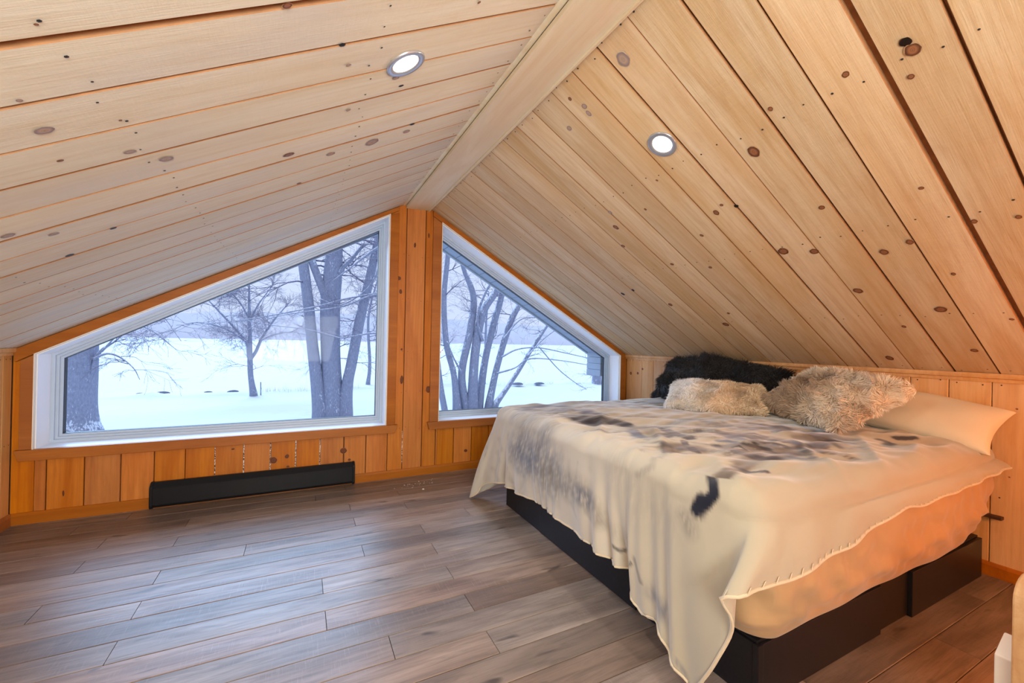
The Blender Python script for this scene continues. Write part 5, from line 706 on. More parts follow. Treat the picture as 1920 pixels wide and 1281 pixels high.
for _ in range(6): Ek[1:-1] = (Ek[:-2] + 2 * Ek[1:-1] + Ek[2:]) / 4
SP = np.c_[np.clip(Ek[:, 0], 1.7, 2.73), np.full(nC, -1.56)]
SP[:, 0] = np.where(Ek[:, 0] < 1.7, 1.7, Ek[:, 0])
out = np.zeros((nC, 2)); out[:] = Hk[:, :2] - Ek; 
tg = np.gradient(Ek, axis=0); tg /= np.linalg.norm(tg, axis=1)[:, None]
on = np.c_[-tg[:, 1], tg[:, 0]]; on *= np.sign((on * (Ek - np.array([1.9, -1.56]))).sum(1))[:, None]
for _ in range(12): on = (np.roll(on, 1, 0) + on + np.roll(on, -1, 0)) / 3
on[:2] = (0, 1); on[-2:] = (0, -1); on /= np.linalg.norm(on, axis=1)[:, None]
ZT = .612
nT, nD = 105, 64
inw = SP - Ek; inw /= np.linalg.norm(inw, axis=1)[:, None]
Ein = Ek + inw * .075
rowsV = []; kindv = []
for i in range(nT):
    u = i / (nT - 1); q = SP + (Ein - SP) * u
    rowsV.append(np.c_[q, np.full(nC, ZT)]); kindv.append(0)
B2 = np.c_[Ek + on * .020, np.full(nC, ZT - .075)]
onH = Hk[:, :2] - B2[:, :2]
for i in range(1, nD + 1):
    u = i / nD
    if u < .25:
        a = u / .25 * math.pi / 2; q = np.c_[Ein + (B2[:, :2] - Ein) * math.sin(a), np.full(nC, ZT - .075 * (1 - math.cos(a)))]
    else:
        w = (u - .25) / .75; q = B2 + (Hk - B2) * w
        q[:, :2] += on * (.010 * math.sin(w * math.pi))
    rowsV.append(q); kindv.append(u)
V = np.array(rowsV); nRow = len(rowsV)
uu = np.array(kindv)[:, None] * np.ones((1, nC))
# rest coordinates (s,t) for the printed pattern
Vr = V.copy()
# folds in the drop
w = np.clip((uu - .2) / .8, 0, 1)
leftness = np.exp(-((Ek[:, 0] - 1.07) / .10) ** 2)[None, :]
yy = Ek[:, 1][None, :] + np.zeros_like(w); sk = tk[None, :]
am = .55 + .45 * np.sin(sk * 5.3 + 1) * np.sin(sk * 12.1)
fold = 1.35 * (am * (.0105 * np.sin(sk * 41 + 4 * np.sin(sk * 7.1) + w * 1.2) + .006 * np.sin(sk * 83 + 3 * np.sin(sk * 11) - w * 2)) + .006 * np.sin(sk * 21 - w * 3)) * w ** .8 * leftness
fold += .005 * np.sin(sk * 24 + 2 * np.sin(sk * 5.3)) * w ** .6 * (1 - leftness)
damp = 1 - .6 * np.exp(-((sk - tk[np.argmin(abs(Hk[:, 2] - .056))]) / .12) ** 2)
V[:, :, :2] += (on[None, :, :] * (fold * damp)[:, :, None])
hz = 1 - np.clip((uu - .25) / .1, 0, 1)
Vf = V.reshape(-1, 3); top = hz.reshape(-1)
# wrinkles on the top, long and shallow, radiating from the pillows
zx = wob(Vf, .0055, (5, 13, 0), 21, 8) + wob(Vf, .0045, (14, 26, 0), 22, 10) + wob(Vf, .0020, (36, 44, 0), 23, 8)
r1 = Vf[:, 0] * .62 + Vf[:, 1] * .78
zx += .0035 * np.clip(np.sin(r1 * 30 + 2 * np.sin(Vf[:, 0] * 6)), 0, 1) ** 2
# three crease ridges by the near corner and one along the right edge
def ridge_(ax, ay, bx, by, wd, hh):
    d_ = np.array([bx - ax, by - ay]); L = np.linalg.norm(d_); d_ /= L
    q = Vf[:, :2] - np.array([ax, ay]); a = q @ d_; pz = abs(q @ np.array([-d_[1], d_[0]]))
    return hh * np.exp(-(pz / wd) ** 2) * np.clip(a / L * 4, 0, 1) * np.clip((1 - a / L) * 4, 0, 1)
zx *= 1.15
zx += ridge_(1.09, -2.38, 1.30, -2.08, .035, .012) + ridge_(1.14, -2.05, 1.5, -1.6, .022, .009) + ridge_(1.5, -2.42, 1.9, -2.0, .018, .008) + ridge_(1.72, -2.42, 2.3, -2.08, .018, .008) + ridge_(1.07, -1.75, 1.45, -1.3, .02, .008)
zx += ridge_(1.95, -2.42, 2.6, -2.18, .02, .006) + ridge_(1.07, -1.35, 1.6, -.95, .018, .007)
zx = np.maximum(zx, -.012)
crown = .012 * np.exp(-((Vf[:, 1] + 1.5) / .7) ** 2) - .006
Vf[:, 2] += top * (zx + crown)
F = np.array([(i * nC + j, (i + 1) * nC + j, (i + 1) * nC + j + 1, i * nC + j + 1) for i in range(nRow - 1) for j in range(nC - 1)])
# printed pattern
Pr = Vr.reshape(-1, 3)
ti = np.tile(np.arange(nC), nRow)
drop = np.maximum(0, ZT - Pr[:, 2])
st = Pr[:, :2].copy()
ou = on[ti]
edge = np.where(drop[:, None] > .002, Ek[ti] + ou * drop[:, None], Pr[:, :2])
st = edge
base = np.array([.40, .365, .29]); 
colv = np.tile(base, (len(st), 1))
tint = wob(np.c_[st, st[:, :1] * 0], .05, (6, 6, 0), 31, 8)[:, None]; colv *= (1 + tint)
# greyer frosted field at the foot side of the cloth
g = np.clip((1.32 - st[:, 0]) / .35, 0, 1) * np.clip((st[:, 1] + 2.3) / .5, 0, 1); g = g[:, None]
colv = colv * (1 - .35 * g) + np.array([.60, .57, .56]) * .35 * g
g2 = (np.clip((st[:, 1] + 1.9) / .5, 0, 1) * .30)[:, None]; colv = colv * (1 - g2) + np.array([.60, .58, .56]) * g2
CC = {'k': (.008, .010, .022), 'g': (.17, .155, .145), 'n': (.075, .10, .17), 'b': (.10, .065, .04)}
nz = wob(np.c_[st * 1.0, st[:, :1] * 0], 1, (60, 160, 0), 41, 14); nz2 = wob(np.c_[st, st[:, :1] * 0], 1, (140, 420, 0), 42, 14)
for pts, rad, soft, c, s in STROKES:
    rad = rad * 1.25; s = min(1, s * 1.15)
    pts = np.array(pts); dmin = np.full(len(st), 9.)
    lo = pts.min(0) - rad * 3; hi = pts.max(0) + rad * 3
    ix = np.where((st[:, 0] > lo[0]) & (st[:, 0] < hi[0]) & (st[:, 1] > lo[1]) & (st[:, 1] < hi[1]))[0]
    if not len(ix): continue
    q = st[ix]; dm = np.full(len(ix), 9.)
    segs = [(pts[0], pts[0] + 1e-6)] if len(pts) == 1 else list(zip(pts[:-1], pts[1:]))
    for a, b_ in segs:
        ab = b_ - a; t = np.clip(((q - a) @ ab) / (ab @ ab + 1e-12), 0, 1); dm = np.minimum(dm, np.linalg.norm(q - a - t[:, None] * ab, axis=1))
    dm = dm + rad * (.05 * nz[ix] + .09 * nz2[ix])
    k = np.clip((rad * (1 + soft * .6) - dm) / (rad * (.15 + soft)), 0, 1) * s
    if soft > .8: k *= np.clip(.75 + .35 * nz2[ix] + .2 * nz[ix], 0, 1)
    colv[ix] = colv[ix] * (1 - k[:, None]) + np.array(CC[c]) * k[:, None]
colv = np.clip(colv, 0, 1)
M['throw'] = fabric('printed_plush', None, rough=.8, sheen=.5, weave=260, attr='print')
bl = tag(empty('throw_blanket', (1.8, -1.56, .6)), 'cream plush throw blanket printed with galloping horse legs spread over the mattress', 'blanket')
o = mk('plush_cloth', Vf - np.array([1.8, -1.56, .6]), F, M['throw'], bl, True)
at = o.data.color_attributes.new('print', 'FLOAT_COLOR', 'POINT'); at.data.foreach_set('color', np.c_[colv, np.ones(len(colv))].ravel())
sol = o.modifiers.new('thick', 'SOLIDIFY'); sol.thickness = .006; sol.offset = -1
last = V.reshape(nRow, nC, 3)[-1]
M['throw_hem'] = fabric('plush_hem', (.60, .51, .38), rough=.8, sheen=.5, weave=200)
tv, tf = tube_mesh([(last[::2] - np.array([1.8, -1.56, .6]), np.full(len(last[::2]), .0046))], 6, 6)
mk('stitched_hem', tv, tf, M['throw_hem'], bl, True)
# little stitch ridges on the near side hem
cols = [int(x) for x in np.arange(np.argmin(abs(tk - dk[29])), nC - 6, 5)]
m = MB()
for j in cols:
    a = V[-1, j] - np.array([1.8, -1.56, .6]); a2 = V[-8, j] - np.array([1.8, -1.56, .6]); n3 = np.array([on[j, 0], on[j, 1], .1]) * .0042
    tgj = (V[-1, min(j + 1, nC - 1)] - V[-1, j - 1]); tgj = tgj / np.linalg.norm(tgj) * .0022; 
    e = a + (a2 - a) * min(1, .022 / np.linalg.norm(a2 - a))
    m.add([a + n3 - tgj, a + n3 + tgj, e + n3 * .8 + tgj, e + n3 * .8 - tgj, a + n3 * 1.15, e + n3 * 1.1], [(0, 4, 5, 3), (4, 1, 2, 5), (0, 1, 4), (3, 5, 2)])
m.build('hem_stitches', M['throw_hem'], bl)['kind'] = 'stuff'

# ================================================================== PILLOWS
def pillow_surf(a, b_, h, n=44, pinch=.10, puff=.42):
    g = np.linspace(-1, 1, n); U, Vv = np.meshgrid(g, g, indexing='ij')
    U = np.sign(U) * (1 - (1 - abs(U)) ** 1.35); Vv = np.sign(Vv) * (1 - (1 - abs(Vv)) ** 1.35)
    x = a * U * (1 - pinch * (1 - Vv ** 2)) ; y = b_ * Vv * (1 - pinch * (1 - U ** 2))
    z = h * ((1 - U ** 2) * (1 - Vv ** 2)) ** puff
    return x, y, z, n
def pillow(name, label, cat, c, ex, ey, a, b_, h, mat, group=None, seam=None, wr=.006, sag=0., seed=1, pinch=.10, puff=.42, squash=0.):
    ex = Vector(ex).normalized(); ey = Vector(ey); ey = (ey - ex * ey.dot(ex)).normalized(); ez = ex.cross(ey)
    if ez.z < 0: ey = -ey; ez = -ez
    t = empty(name); t.matrix_world = frame(c, ex, ey); tag(t, label, cat, group)
    x, y, z, n = pillow_surf(a, b_, h, pinch=pinch, puff=puff)
    Pt = np.stack([x, y, z], -1).reshape(-1, 3); Pb = np.stack([x, y, -z * .8], -1).reshape(-1, 3)
    for Q, sg in ((Pt, 1), (Pb, -1)):
        thick = np.clip(abs(Q[:, 2]) / h, 0, 1)
        Q[:, 2] += sg * thick * (wob(Q, wr, (26, 26, 0), seed, 8))
        Q[:, 2] += sag * ((Q[:, 0] / a) ** 2) 
    V = np.vstack([Pt, Pb])
    F = []
    for i in range(n - 1):
        for j in range(n - 1):
            F.append((i * n + j, (i + 1) * n + j, (i + 1) * n + j + 1, i * n + j + 1))
            k = n * n; F.append((k + i * n + j, k + i * n + j + 1, k + (i + 1) * n + j + 1, k + (i + 1) * n + j))
    o = mk('cover', V, F, mat, t, True)
    return t, V, F, n, o
def fur(t, V, F, length, n, cr, ct, name='fur', seed=1, gravity=.6, curl=.35, width=.0017, patch=None, pl=0., comb=(0, 0, 0)):
    """strands as tapered ribbons over the surface; cr/ct root and tip colours"""
    r = np.random.default_rng(seed); V = np.asarray(V); F = np.asarray(F)
    A, B, C, D = (V[F[:, i]] for i in range(4)); nf = np.cross(C - A, D - B); ar = np.linalg.norm(nf, axis=1)
    pr_ = ar / ar.sum(); ix = r.choice(len(F), n, p=pr_); u = r.random(n)[:, None]; v = r.random(n)[:, None]
    P = (A[ix] * (1 - u) + B[ix] * u) * (1 - v) + (D[ix] * (1 - u) + C[ix] * u) * v
    N_ = nf[ix] / (ar[ix][:, None] + 1e-12)
    R3 = np.array(t.matrix_world.to_3x3()); g = R3.T @ np.array([0, 0, -1.]); cb = R3.T @ np.array(comb)
    # coherent tufts: direction field varying over the surface
    fld = np.stack([wob(P, 1, (30, 30, 30), seed * 7 + i, 5) for i in range(3)], -1)
    D0 = N_ * .9 + fld * curl + g * gravity + cb + r.normal(size=(n, 3)) * .22
    D0 -= N_ * np.minimum(0, (D0 * N_).sum(1) - .22)[:, None]
    D0 /= np.linalg.norm(D0, axis=1)[:, None]
    L = length * r.uniform(.55, 1.15, n)[:, None]
    D1 = D0 + g * gravity * .7 + fld * curl * 1.2 + r.normal(size=(n, 3)) * .12; D1 -= N_ * np.minimum(0, (D1 * N_).sum(1) - .02)[:, None]; D1 /= np.linalg.norm(D1, axis=1)[:, None]
    D2 = D1 + g * gravity * .5 + fld[:, [1, 2, 0]] * curl * 1.6; D2 -= N_ * np.minimum(0, (D2 * N_).sum(1) + .1)[:, None]; D2 /= np.linalg.norm(D2, axis=1)[:, None]
    Q0 = P - N_ * .001; Q1 = P + D0 * L * .36; Q2 = Q1 + D1 * L * .34; Q3 = Q2 + D2 * L * .30
    sd = np.cross(D0, r.normal(size=(n, 3))); sd /= np.linalg.norm(sd, axis=1)[:, None] + 1e-9; wd = width * r.uniform(.6, 1.3, n)[:, None]
    VV = np.stack([Q0 - sd * wd, Q0 + sd * wd, Q1 - sd * wd * .85, Q1 + sd * wd * .85, Q2 - sd * wd * .55, Q2 + sd * wd * .55, Q3], 1).reshape(-1, 3)
    k = np.arange(n)[:, None] * 7
    q = np.concatenate([k + np.array([[0, 1, 3, 2]]), k + np.array([[2, 3, 5, 4]])], 0); tr = k + np.array([[4, 5, 6]])
    me = bpy.data.meshes.new(name); nq, ntr = len(q), len(tr)
    me.vertices.add(len(VV)); me.vertices.foreach_set('co', (VV * S).ravel())
    me.loops.add(nq * 4 + ntr * 3); me.loops.foreach_set('vertex_index', np.concatenate([q.ravel(), tr.ravel()]).astype(np.int32))
    me.polygons.add(nq + ntr); me.polygons.foreach_set('loop_start', np.concatenate([np.arange(nq) * 4, nq * 4 + np.arange(ntr) * 3]).astype(np.int32))
    me.polygons.foreach_set('use_smooth', np.ones(nq + ntr, bool))
    me.update(calc_edges=True); me.validate()
    cr, ct = np.array(cr), np.array(ct); tl = r.normal(size=(n, 1)) * .12
    if patch is not None: pf = np.clip(.5 + patch(P), 0, 1)[:, None]; tipc = ct * (1 - pf) + np.array(pl) * pf
    else: tipc = np.tile(ct, (n, 1))
    rootc = np.tile(cr, (n, 1)) if patch is None else np.tile(cr, (n, 1)) * (1 - pf) + np.array(pl) * .8 * pf
    C0 = rootc * (1 + tl); C3 = tipc * (1 + tl)
    cols = np.stack([C0, C0, C0 * .55 + C3 * .45, C0 * .55 + C3 * .45, C0 * .15 + C3 * .85, C0 * .15 + C3 * .85, C3], 1).reshape(-1, 3)
    at = me.color_attributes.new('hair', 'FLOAT_COLOR', 'POINT'); at.data.foreach_set('color', np.c_[np.clip(cols, 0, 1), np.ones(len(cols))].ravel())
    me.materials.append(M['fur'])
    o = bpy.data.objects.new(name, me); COL.objects.link(o); o.parent = t; o['kind'] = 'stuff'
    return o
def fur_mat():
    m, nt, bs = new_mat('fur_strands'); n = N(nt)
    at = n.add('ShaderNodeAttribute'); at.attribute_name = 'hair'; n.link(at.outputs['Color'], bs.inputs[BC])
    bs.inputs[RO].default_value = .45; bs.inputs['Specular IOR Level'].default_value = .35; bs.inputs['Sheen Weight'].default_value = .15
    return m
M['fur'] = fur_mat()
M['hide_b'] = plain('black_fur_backing', (.006, .006, .008), .9)
M['hide_g'] = plain('grey_fur_backing', (.75, .64, .50), .9)
# cream pillow standing against the wall
pillow('pillow', 'cream cotton pillow leaning on the wall at the near end of the bed', 'pillow', (2.660, -2.115, .700), (0, -1, -.13), (.15, 0, .125), .330, .135, .072, M['case'], wr=.004, seed=5, puff=.36, pinch=.07)
# big grey brown fur cushion
t, V2, F2, n2, o2 = pillow('cushion', 'large grey brown faux fur cushion propped on the cream pillow', 'cushion', (2.425, -1.89, .752), (.20, .50, .03), (.31, -.125, .165), .272, .205, .090, M['hide_g'], seed=7, puff=.40, pinch=.06)
fur(t, V2, F2, .036, 34000, (.80, .64, .48), (1.0, .90, .76), seed=3, gravity=.22, curl=.55, width=.0015, patch=lambda P: wob(P, .55, (13, 13, 0), 77, 6) + (P[:, 1] / .225) * .25 - .15, pl=(.50, .36, .25), comb=(-.25, -.1, -.05))
# small pale fur cushion
t, V2, F2, n2, o2 = pillow('cushion', 'small pale grey and tan faux fur cushion lying in front of the black fur cushions', 'cushion', (2.245, -1.375, .690), (.52, -.80, 0), (.62, .42, .30), .262, .145, .072, M['hide_g'], seed=9, puff=.34, pinch=.03)
fur(t, V2, F2, .028, 26000, (.62, .45, .29), (.92, .72, .50), seed=5, gravity=.30, curl=.45, width=.0014, patch=lambda P: np.clip(-(P[:, 0] / .262) * 1.6 - .25, -.5, .5) + wob(P, .2, (14, 14, 0), 78, 6), pl=(1., 1., 1.), comb=(-.2, -.15, -.1))
# two black shaggy cushions
t, V2, F2, n2, o2 = pillow('cushion', 'black shaggy fur cushion standing against the wall, the one nearer the window', 'cushion', (2.50, -.945, .745), (.10, .55, -.06), (.34, -.02, .50), .225, .175, .095, M['hide_b'], 'black shaggy fur cushions', seed=11, puff=.36, pinch=.03)
fur(t, V2, F2, .062, 30000, (.010, .010, .013), (.030, .033, .042), seed=7, gravity=.35, curl=.5, width=.0015)
t, V2, F2, n2, o2 = pillow('cushion', 'black shaggy fur cushion with a blue zip edge beside the large grey brown cushion', 'cushion', (2.555, -1.30, .762), (.08, -.54, -.09), (.36, .04, .36), .265, .165, .085, M['hide_b'], 'black shaggy fur cushions', seed=12, puff=.36, pinch=.03)
fur(t, V2, F2, .046, 24000, (.006, .006, .008), (.020, .020, .024), seed=8, gravity=.45, curl=.35, width=.0015, comb=(0, -.25, 0))
m = MB(); m.box((-.262, -.012, -.006), (-.235, .055, .012)); M['blue'] = plain('blue_zip_tape', (.09, .22, .42), .6, var=.2); m.build('zip_edge', M['blue'], t, bevel=.002)

# ================================================================== POST, FLECKS, LAMPS BEHIND THE CAMERA
t = tag(empty('guard_post', (1.505, -2.80, 0)), 'short pale wooden post with rounded top and white sunlit-face strip at the lower right', 'post')
m = MB(); pts = [(-.058, .0), (.07, .0), (.07, .44)] + [(.006 + .064 * math.cos(a), .44 + .048 * math.sin(a)) for a in np.linspace(0, math.pi, 12)][1:]
m.prism(pts, -.05, .05); m.build('post_body', wood('post_wood', (.66, .46, .28), (.58, .36, .19), (.4, .2, .09), .5, .3, .05), t, bevel=.004)
m = MB(); m.prism([(-.020, 0), (.045, 0), (.045, .318), (-.020, .285)], .0515, .085); m.build('lit_face_strip', M['lit_face'], t, bevel=.003)  # white colour stands for the post's bright sunlit face
m = MB(); 
for i in range(26):
    x = random.gauss(.73, .06); y = random.gauss(-.19, .03)
    if y > -.03: continue
    s0 = random.uniform(.0015, .005); a = random.random() * 6
    m.add([(x + s0 * math.cos(a + k * 2.1) * (1.6 if k == 0 else 1), y + s0 * math.sin(a + k * 2.1), .0008) for k in range(3)] + [(x, y, .003)], [(0, 1, 3), (1, 2, 3), (2, 0, 3)])
tag(m.build('plaster_flecks', M['flecks']), 'scatter of tiny white flecks on the floor near the gable wall', 'debris', kind='stuff')
o = mk('plaster_chip', [(-.008, -.004, 0), (.009, -.005, 0), (.006, .006, 0), (-.006, .005, 0), (0, 0, .005)], [(0, 1, 4), (1, 2, 4), (2, 3, 4), (3, 0, 4), (3, 2, 1, 0)], M['flecks'])
o.location = (.748 * S, -.312 * S, .0004); tag(o, 'single white chip on the floor in front of the fleck scatter', 'debris')

def amber_lamp(x, y):
    t = tag(empty('floor_lamp', (x, y, 0)), 'slim black floor lamp with a glowing amber bulb near the right wall', 'lamp')
    n = 24
    def lathe(nm, prof, mat):
        V = [(r * math.cos(2 * math.pi * j / n), r * math.sin(2 * math.pi * j / n), z) for r, z in prof for j in range(n)]
        mk(nm, V, [(i * n + j, i * n + (j + 1) % n, (i + 1) * n + (j + 1) % n, (i + 1) * n + j) for i in range(len(prof) - 1) for j in range(n)], mat, t, True)
    lathe('lamp_base', [(.001, 0), (.07, .0), (.07, .01), (.012, .016), (.008, .03), (.008, .74), (.001, .74)], M['heater'])
    lathe('bulb', [(.001, .741), (.02, .742), (.026, .76), (.018, .78), (.001, .79)][::-1], M['lamp'])
    l = light('POINT', 'amber_bulb', (0, 0, .84), AMBER, (1, .31, .065), t); l.data.shadow_soft_size = .05
    return t
AMBER = 50
amber_lamp(2.15, -3.55)

# ================================================================== OUTDOORS (metres)
def terrain():
    xs = np.unique(np.r_[np.linspace(-420, -40, 20), np.linspace(-40, 60, 110), np.linspace(60, 520, 20)])
    ys = np.unique(np.r_[np.linspace(.6, 30, 100), np.linspace(30, 120, 24), np.linspace(120, 900, 16)])
    X, Y = np.meshgrid(xs, ys, indexing='ij'); P = np.c_[X.ravel(), Y.ravel(), np.zeros(X.size)]
    Z = -1.6 + wob(P, .035, (.35, .5, 0), 61, 8) + wob(P, .012, (1.6, 2.2, 0), 62, 8)
    bx = 21 + .5 * np.sin(P[:, 0] * .25) + .3 * np.sin(P[:, 0] * .8 + 1)
    Z += .16 * np.exp(-((P[:, 1] - bx) / .5) ** 2) * (.7 + wob(P, .5, (1.8, 0, 0), 63, 6)) - .38 * np.clip((P[:, 1] - bx) / 1.5, 0, 1)
    Z = np.where(P[:, 1] > 60, -1.98, Z)
    P[:, 2] = Z; n, m_ = X.shape
    F = [(i * m_ + j, (i + 1) * m_ + j, (i + 1) * m_ + j + 1, i * m_ + j + 1) for i in range(n - 1) for j in range(m_ - 1)]
    o = mk('snow_ground', P, F, M['snow'], None, True, scaled=False); o['kind'] = 'structure'; return o
terrain()
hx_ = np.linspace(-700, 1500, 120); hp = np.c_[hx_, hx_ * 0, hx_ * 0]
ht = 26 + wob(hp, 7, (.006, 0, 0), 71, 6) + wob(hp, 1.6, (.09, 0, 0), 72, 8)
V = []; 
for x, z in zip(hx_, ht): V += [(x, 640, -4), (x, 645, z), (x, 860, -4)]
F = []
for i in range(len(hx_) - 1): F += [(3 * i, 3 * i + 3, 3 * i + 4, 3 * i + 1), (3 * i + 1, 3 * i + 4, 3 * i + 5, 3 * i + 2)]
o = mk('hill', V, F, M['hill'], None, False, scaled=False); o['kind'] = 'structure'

TR = np.random.default_rng(23)
def grow(paths, p, d, L, r, depth, droop=0., spread=.6, nseg=5, wig=.16):
    P = [p]; R = [r]; q = p.copy(); dd = d / np.linalg.norm(d)
    for i in range(nseg):
        dd = dd + TR.normal(size=3) * wig + np.array([0, 0, -droop]); dd /= np.linalg.norm(dd)
        q = q + dd * L / nseg; P.append(q); R.append(max(.0035, r * (1 - .8 * (i + 1) / nseg)))
    paths.append((np.array(P), np.array(R)))
    if depth > 0:
        for k in range(TR.integers(3, 6)):
            i = TR.integers(1, nseg + 1); a = TR.normal(size=3); a -= dd * (a @ dd); a /= np.linalg.norm(a) + 1e-9
            nd = (P[i] - P[i - 1]); nd /= np.linalg.norm(nd); nd = nd + a * spread * TR.uniform(.6, 1.5)
            grow(paths, P[i], nd, L * TR.uniform(.45, .72), max(.0035, R[i] * .75), depth - 1, droop, spread, nseg, wig)
def tree(label, stems, subs, name='tree', group=None):
    """stems: measured poly-lines (x, y, z, radius); subs: (stem index, fraction range, count, length, radius, depth, droop, up)"""
    base = np.array(stems[0][0][:3]); base[2] = -1.66
    t = bpy.data.objects.new(name, None); COL.objects.link(t); t.location = base; tag(t, label, 'tree', group)
    for st_ in stems:
        A = np.array(st_); T_ = np.arange(len(A)); f = np.linspace(0, len(A) - 1, len(A) * 5)
        C = crom(T_.astype(float), A, f); P, R = C[:, :3] - base, C[:, 3]
        P = P + wob(C[:, :3] * 1., .012, (2, 2, 2), 5, 4)[:, None] * np.array([1, 1, 0]) * (R[:, None] * 12).clip(0, 1)
        if st_[0][2] < -1.2: R = R * (1 + .35 * np.exp(-np.linspace(0, 1, len(R)) * 14)); P[0, 2] -= .15
        tv, tf = tube_mesh([(P, R)], 14, 14 if A[0, 3] > .12 else 8)
        mk('stem', tv, tf, M['bark'], t, True, scaled=False)
    br = []
    for si, f0, f1, cnt, L, r, dep, droop, up_ in subs:
        A = np.array(stems[si]); 
        for k in range(cnt):
            f = TR.uniform(f0, f1) * (len(A) - 1); i = int(min(f, len(A) - 2)); w_ = f - i
            p = A[i, :3] * (1 - w_) + A[i + 1, :3] * w_ - base
            a = TR.uniform(0, 6.28); d = np.array([math.cos(a), math.sin(a) * .8, up_ + TR.normal() * .25])
            grow(br, p, d, L * TR.uniform(.6, 1.2), min(r, A[i, 3] * .7), dep, droop)
    if br:
        tv, tf = tube_mesh(br, 5); o = mk('branches', tv, tf, M['twig'], t, True, scaled=False); o['kind'] = 'stuff'
    return t
tree('massive snow crusted trunk cut by the left edge of the larger window', TREES['left'] + TREES['twigs_left'], [(1, .5, 1, 6, 1.1, .02, 2, .02, .1), (2, .3, 1, 6, .9, .015, 2, .03, 0), (3, .2, 1, 9, 1.1, .015, 2, .03, .0), (4, .1, 1, 6, .7, .012, 2, .02, 0)])
tree('large tree dividing into three thick trunks outside the larger window', TREES['tri'], [(1, .7, 1, 5, 2.5, .05, 3, -.01, .5), (0, .6, 1, 4, 2.2, .04, 3, .0, .3), (3, .55, 1, 6, 2.2, .04, 3, 0, .3), (2, .5, 1, 4, 2, .04, 3, 0, .4), (0, .3, .6, 3, 1.6, .02, 2, .06, .0), (3, .25, .6, 4, 1.6, .02, 2, .06, -.1), (4, .2, 1, 3, 1.5, .02, 2, 0, .3)])
tree('small bare round crowned tree alone on the snow bank', TREES['small'], [(i, .25, 1, c, 1.15, .016, 3, .0, .4) for i, c in ((0, 14), (1, 14), (2, 14), (5, 8), (6, 8))] + [(3, .2, 1, 14, 1.1, .014, 2, .01, .1), (4, .2, 1, 13, 1.1, .014, 2, .01, .1)])
tree('clump of slender leaning stems filling the smaller window', TREES['clump'], [(i, .3, 1, 4, 1.5, .025, 2, .0, .25) for i in (0, 1, 2, 3, 4)] + [(5, .35, 1, 6, 1.2, .02, 2, .02, .1), (6, .3, 1, 3, .8, .02, 2, 0, .3), (7, .3, 1, 3, .9, .02, 2, .02, .2)])
tree('long snowy limbs of a tree hidden behind the post, reaching across the larger window', TREES['whip_l'], [(i, .15, 1, 8, .8, .012, 2, .03, -.05) for i in range(5)], 'tree_limb')
tree('long bare limbs reaching right across the smaller window', TREES['whip_c'], [(i, .2, 1, 5, .6, .01, 1, .01, .05) for i in range(6)], 'tree_limb')
tree('distant trunk below the eave return in the smaller window', TREES['far_stump'], [(0, .2, .9, 5, 1.2, .03, 2, .0, .3)])
# background trees on the bank, seen as pale crowns
for i, (x, y, h_) in enumerate(((1.9, 24, 6.5), (4.2, 27, 8.), (7.0, 25, 7.5), (9.8, 29, 8.5), (12.6, 26, 7.))):
    st_ = [[(x, y, -1.95, .13), (x + .1, y, -.5, .11), (x + TR.normal() * .2, y, h_ * .35, .08), (x + TR.normal() * .3, y, h_ * .75, .04)]]
    place = ['just right of the three trunks', 'hidden mostly by the right trunk', 'behind the left stems of the clump', 'behind the middle of the clump', 'right of the clump', 'left of the three trunks'][i]
    tree('faint grey tree far beyond the snow bank, ' + place, st_, [(0, .35, 1, 13, 2.1, .035, 3, .0, .45)], 'tree', 'faint trees beyond the snow bank')
# dry grass on the bank and stones showing through the snow
m = MB()
for cx in (-1.6, -.9, .2, 1.6, 2.4, 11.5, 13.2, 14.4, 15.3):
    for k in range(26):
        x = cx + random.gauss(0, .35); y = 20.8 + random.gauss(0, .15); h_ = random.uniform(.08, .26) * (1.4 if cx < 3 else 1)
        dx = random.uniform(-.08, .08)
        m.add([(x / S, y / S, -1.62 / S), ((x + .012) / S, y / S, -1.62 / S), ((x + dx) / S, y / S, (-1.5 + h_) / S)], [(0, 1, 2)])
tag(m.build('dry_grass', M['dry']), 'dry grass tips along the snow bank', 'grass', kind='stuff')
def stone(x, y, a, lab):
    V = []; F = []; n, r_ = 7, 4
    for i in range(r_ + 1):
        th = math.pi * i / r_ * .5
        for j in range(n):
            t = 2 * math.pi * j / n; w_ = 1 + .25 * math.sin(3 * t + x) 
            V.append((a * w_ * math.cos(th) * math.cos(t), a * .6 * w_ * math.cos(th) * math.sin(t), a * .38 * math.sin(th)))
    F = [(i * n + j, i * n + (j + 1) % n, (i + 1) * n + (j + 1) % n, (i + 1) * n + j) for i in range(r_) for j in range(n)]
    o = mk('rock', V, F, M['rock'], None, True, scaled=False); o.location = (x, y, -1.50); tag(o, lab, 'rock', 'rocks poking out of the snow bank')
stone(-6.55, 20.9, .16, 'rock in the snow bank nearest the massive trunk')
stone(-5.75, 20.9, .26, 'flat rock in the snow bank, second from the massive trunk')
stone(-4.0, 20.8, .16, 'rock in the snow bank left of the small tree, the middle one')
stone(-2.95, 20.7, .24, 'rock in the snow bank just left of the small tree')
stone(12.5, 20.1, .40, 'long low rock on the bank seen right of the clump')
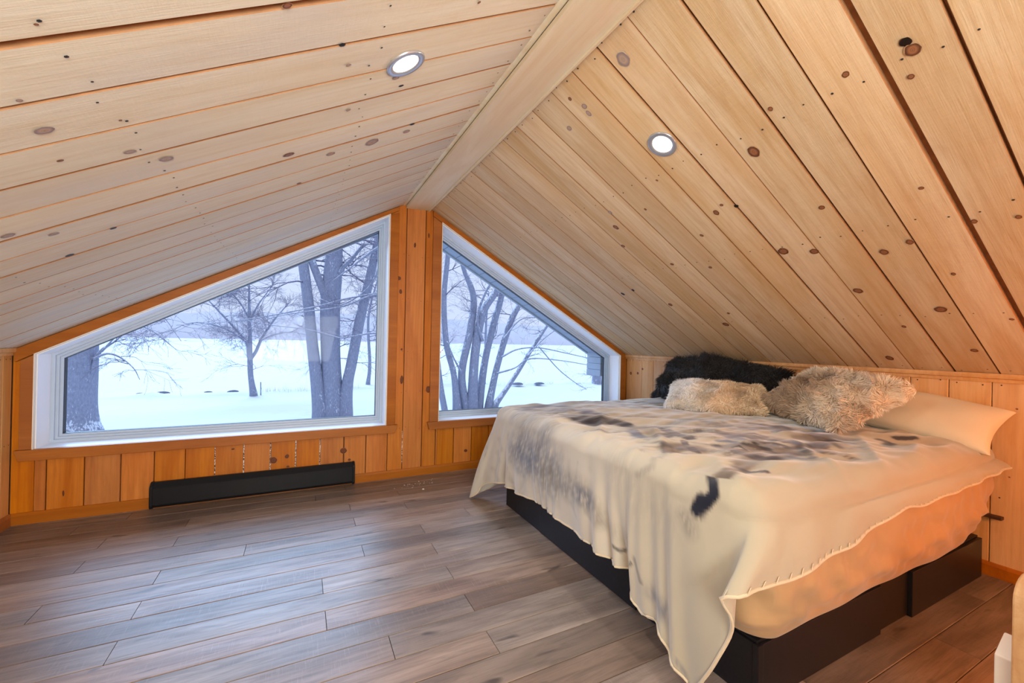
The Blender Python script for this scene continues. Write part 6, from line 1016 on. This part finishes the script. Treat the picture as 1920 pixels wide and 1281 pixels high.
stone(14.0, 20.0, .36, 'brown rock on the bank right of the long low rock')
# thin post beside the small tree
tv, tf = tube_mesh([(np.array([(-1.72, 19.7, -1.7), (-1.74, 19.7, -.95)]), np.array([.03, .025]))], 6, 6)
tag(mk('stake', tv, tf, M['bark'], None, False, scaled=False), 'short thin stake right beside the small tree trunk', 'post')

# ---- eave: soffit of the gable overhang with panels, and the boxed return
YS = .44
sof = struct(empty('trim_eave', (0, 0, 0)))
offs = .062
er_l = [(x, zr(x) - offs) for x in (XA, XR + .42)]
L_ = math.hypot(er_l[1][0] - er_l[0][0], er_l[1][1] - er_l[0][1]); ex = Vector((er_l[1][0] - er_l[0][0], 0, er_l[1][1] - er_l[0][1])).normalized()
n_ = int(L_ / .125)
for i in range(n_):
    a, b_ = L_ * i / n_, L_ * (i + 1) / n_
    # ez = ex x ey with ey=(0,-1,0): (ex.z*... ) faces downwards
    board('soffit_panel', M['sidewhite'], (er_l[0][0], YS, er_l[0][1]), ex, (0, -1, 0), a + .002, b_ - .002, YS - .20, .008, sof, .003)
m = MB(); p0, p1 = er_l
m.prism([(p0[0], p0[1] - .012), (p1[0], p1[1] - .012), (p1[0], p1[1] + .17), (p0[0], p0[1] + .17)], YS - .012, YS + .02); m.build('rake_board', M['sidewhite'], sof)
p0l, p1l = (XA, zl(XA) - offs), (XL - .42, zl(XL - .42) - offs)
m = MB(); m.prism([(p1l[0], p1l[1] - .012), (p0l[0], p0l[1] - .012), (p0l[0], p0l[1] + .17), (p1l[0], p1l[1] + .17)], YS - .012, YS + .02); m.build('rake_board', M['sidewhite'], sof)
m = MB(); m.prism([(p1l[0], p1l[1]), (p0l[0], p0l[1]), (p0l[0], p0l[1] + .03), (p1l[0], p1l[1] + .03)], .2, YS); m.build('soffit_left', M['sidewhite'], sof)
for k in range(4):
    m = MB(); z0 = .685 + k * .062; m.box((2.635 + .001 * k, .205, z0), (3.3, YS - .014 - .001 * k, z0 + .060)); m.build('return_panel', M['sidewhite'], sof, bevel=.002)
struct(sof)
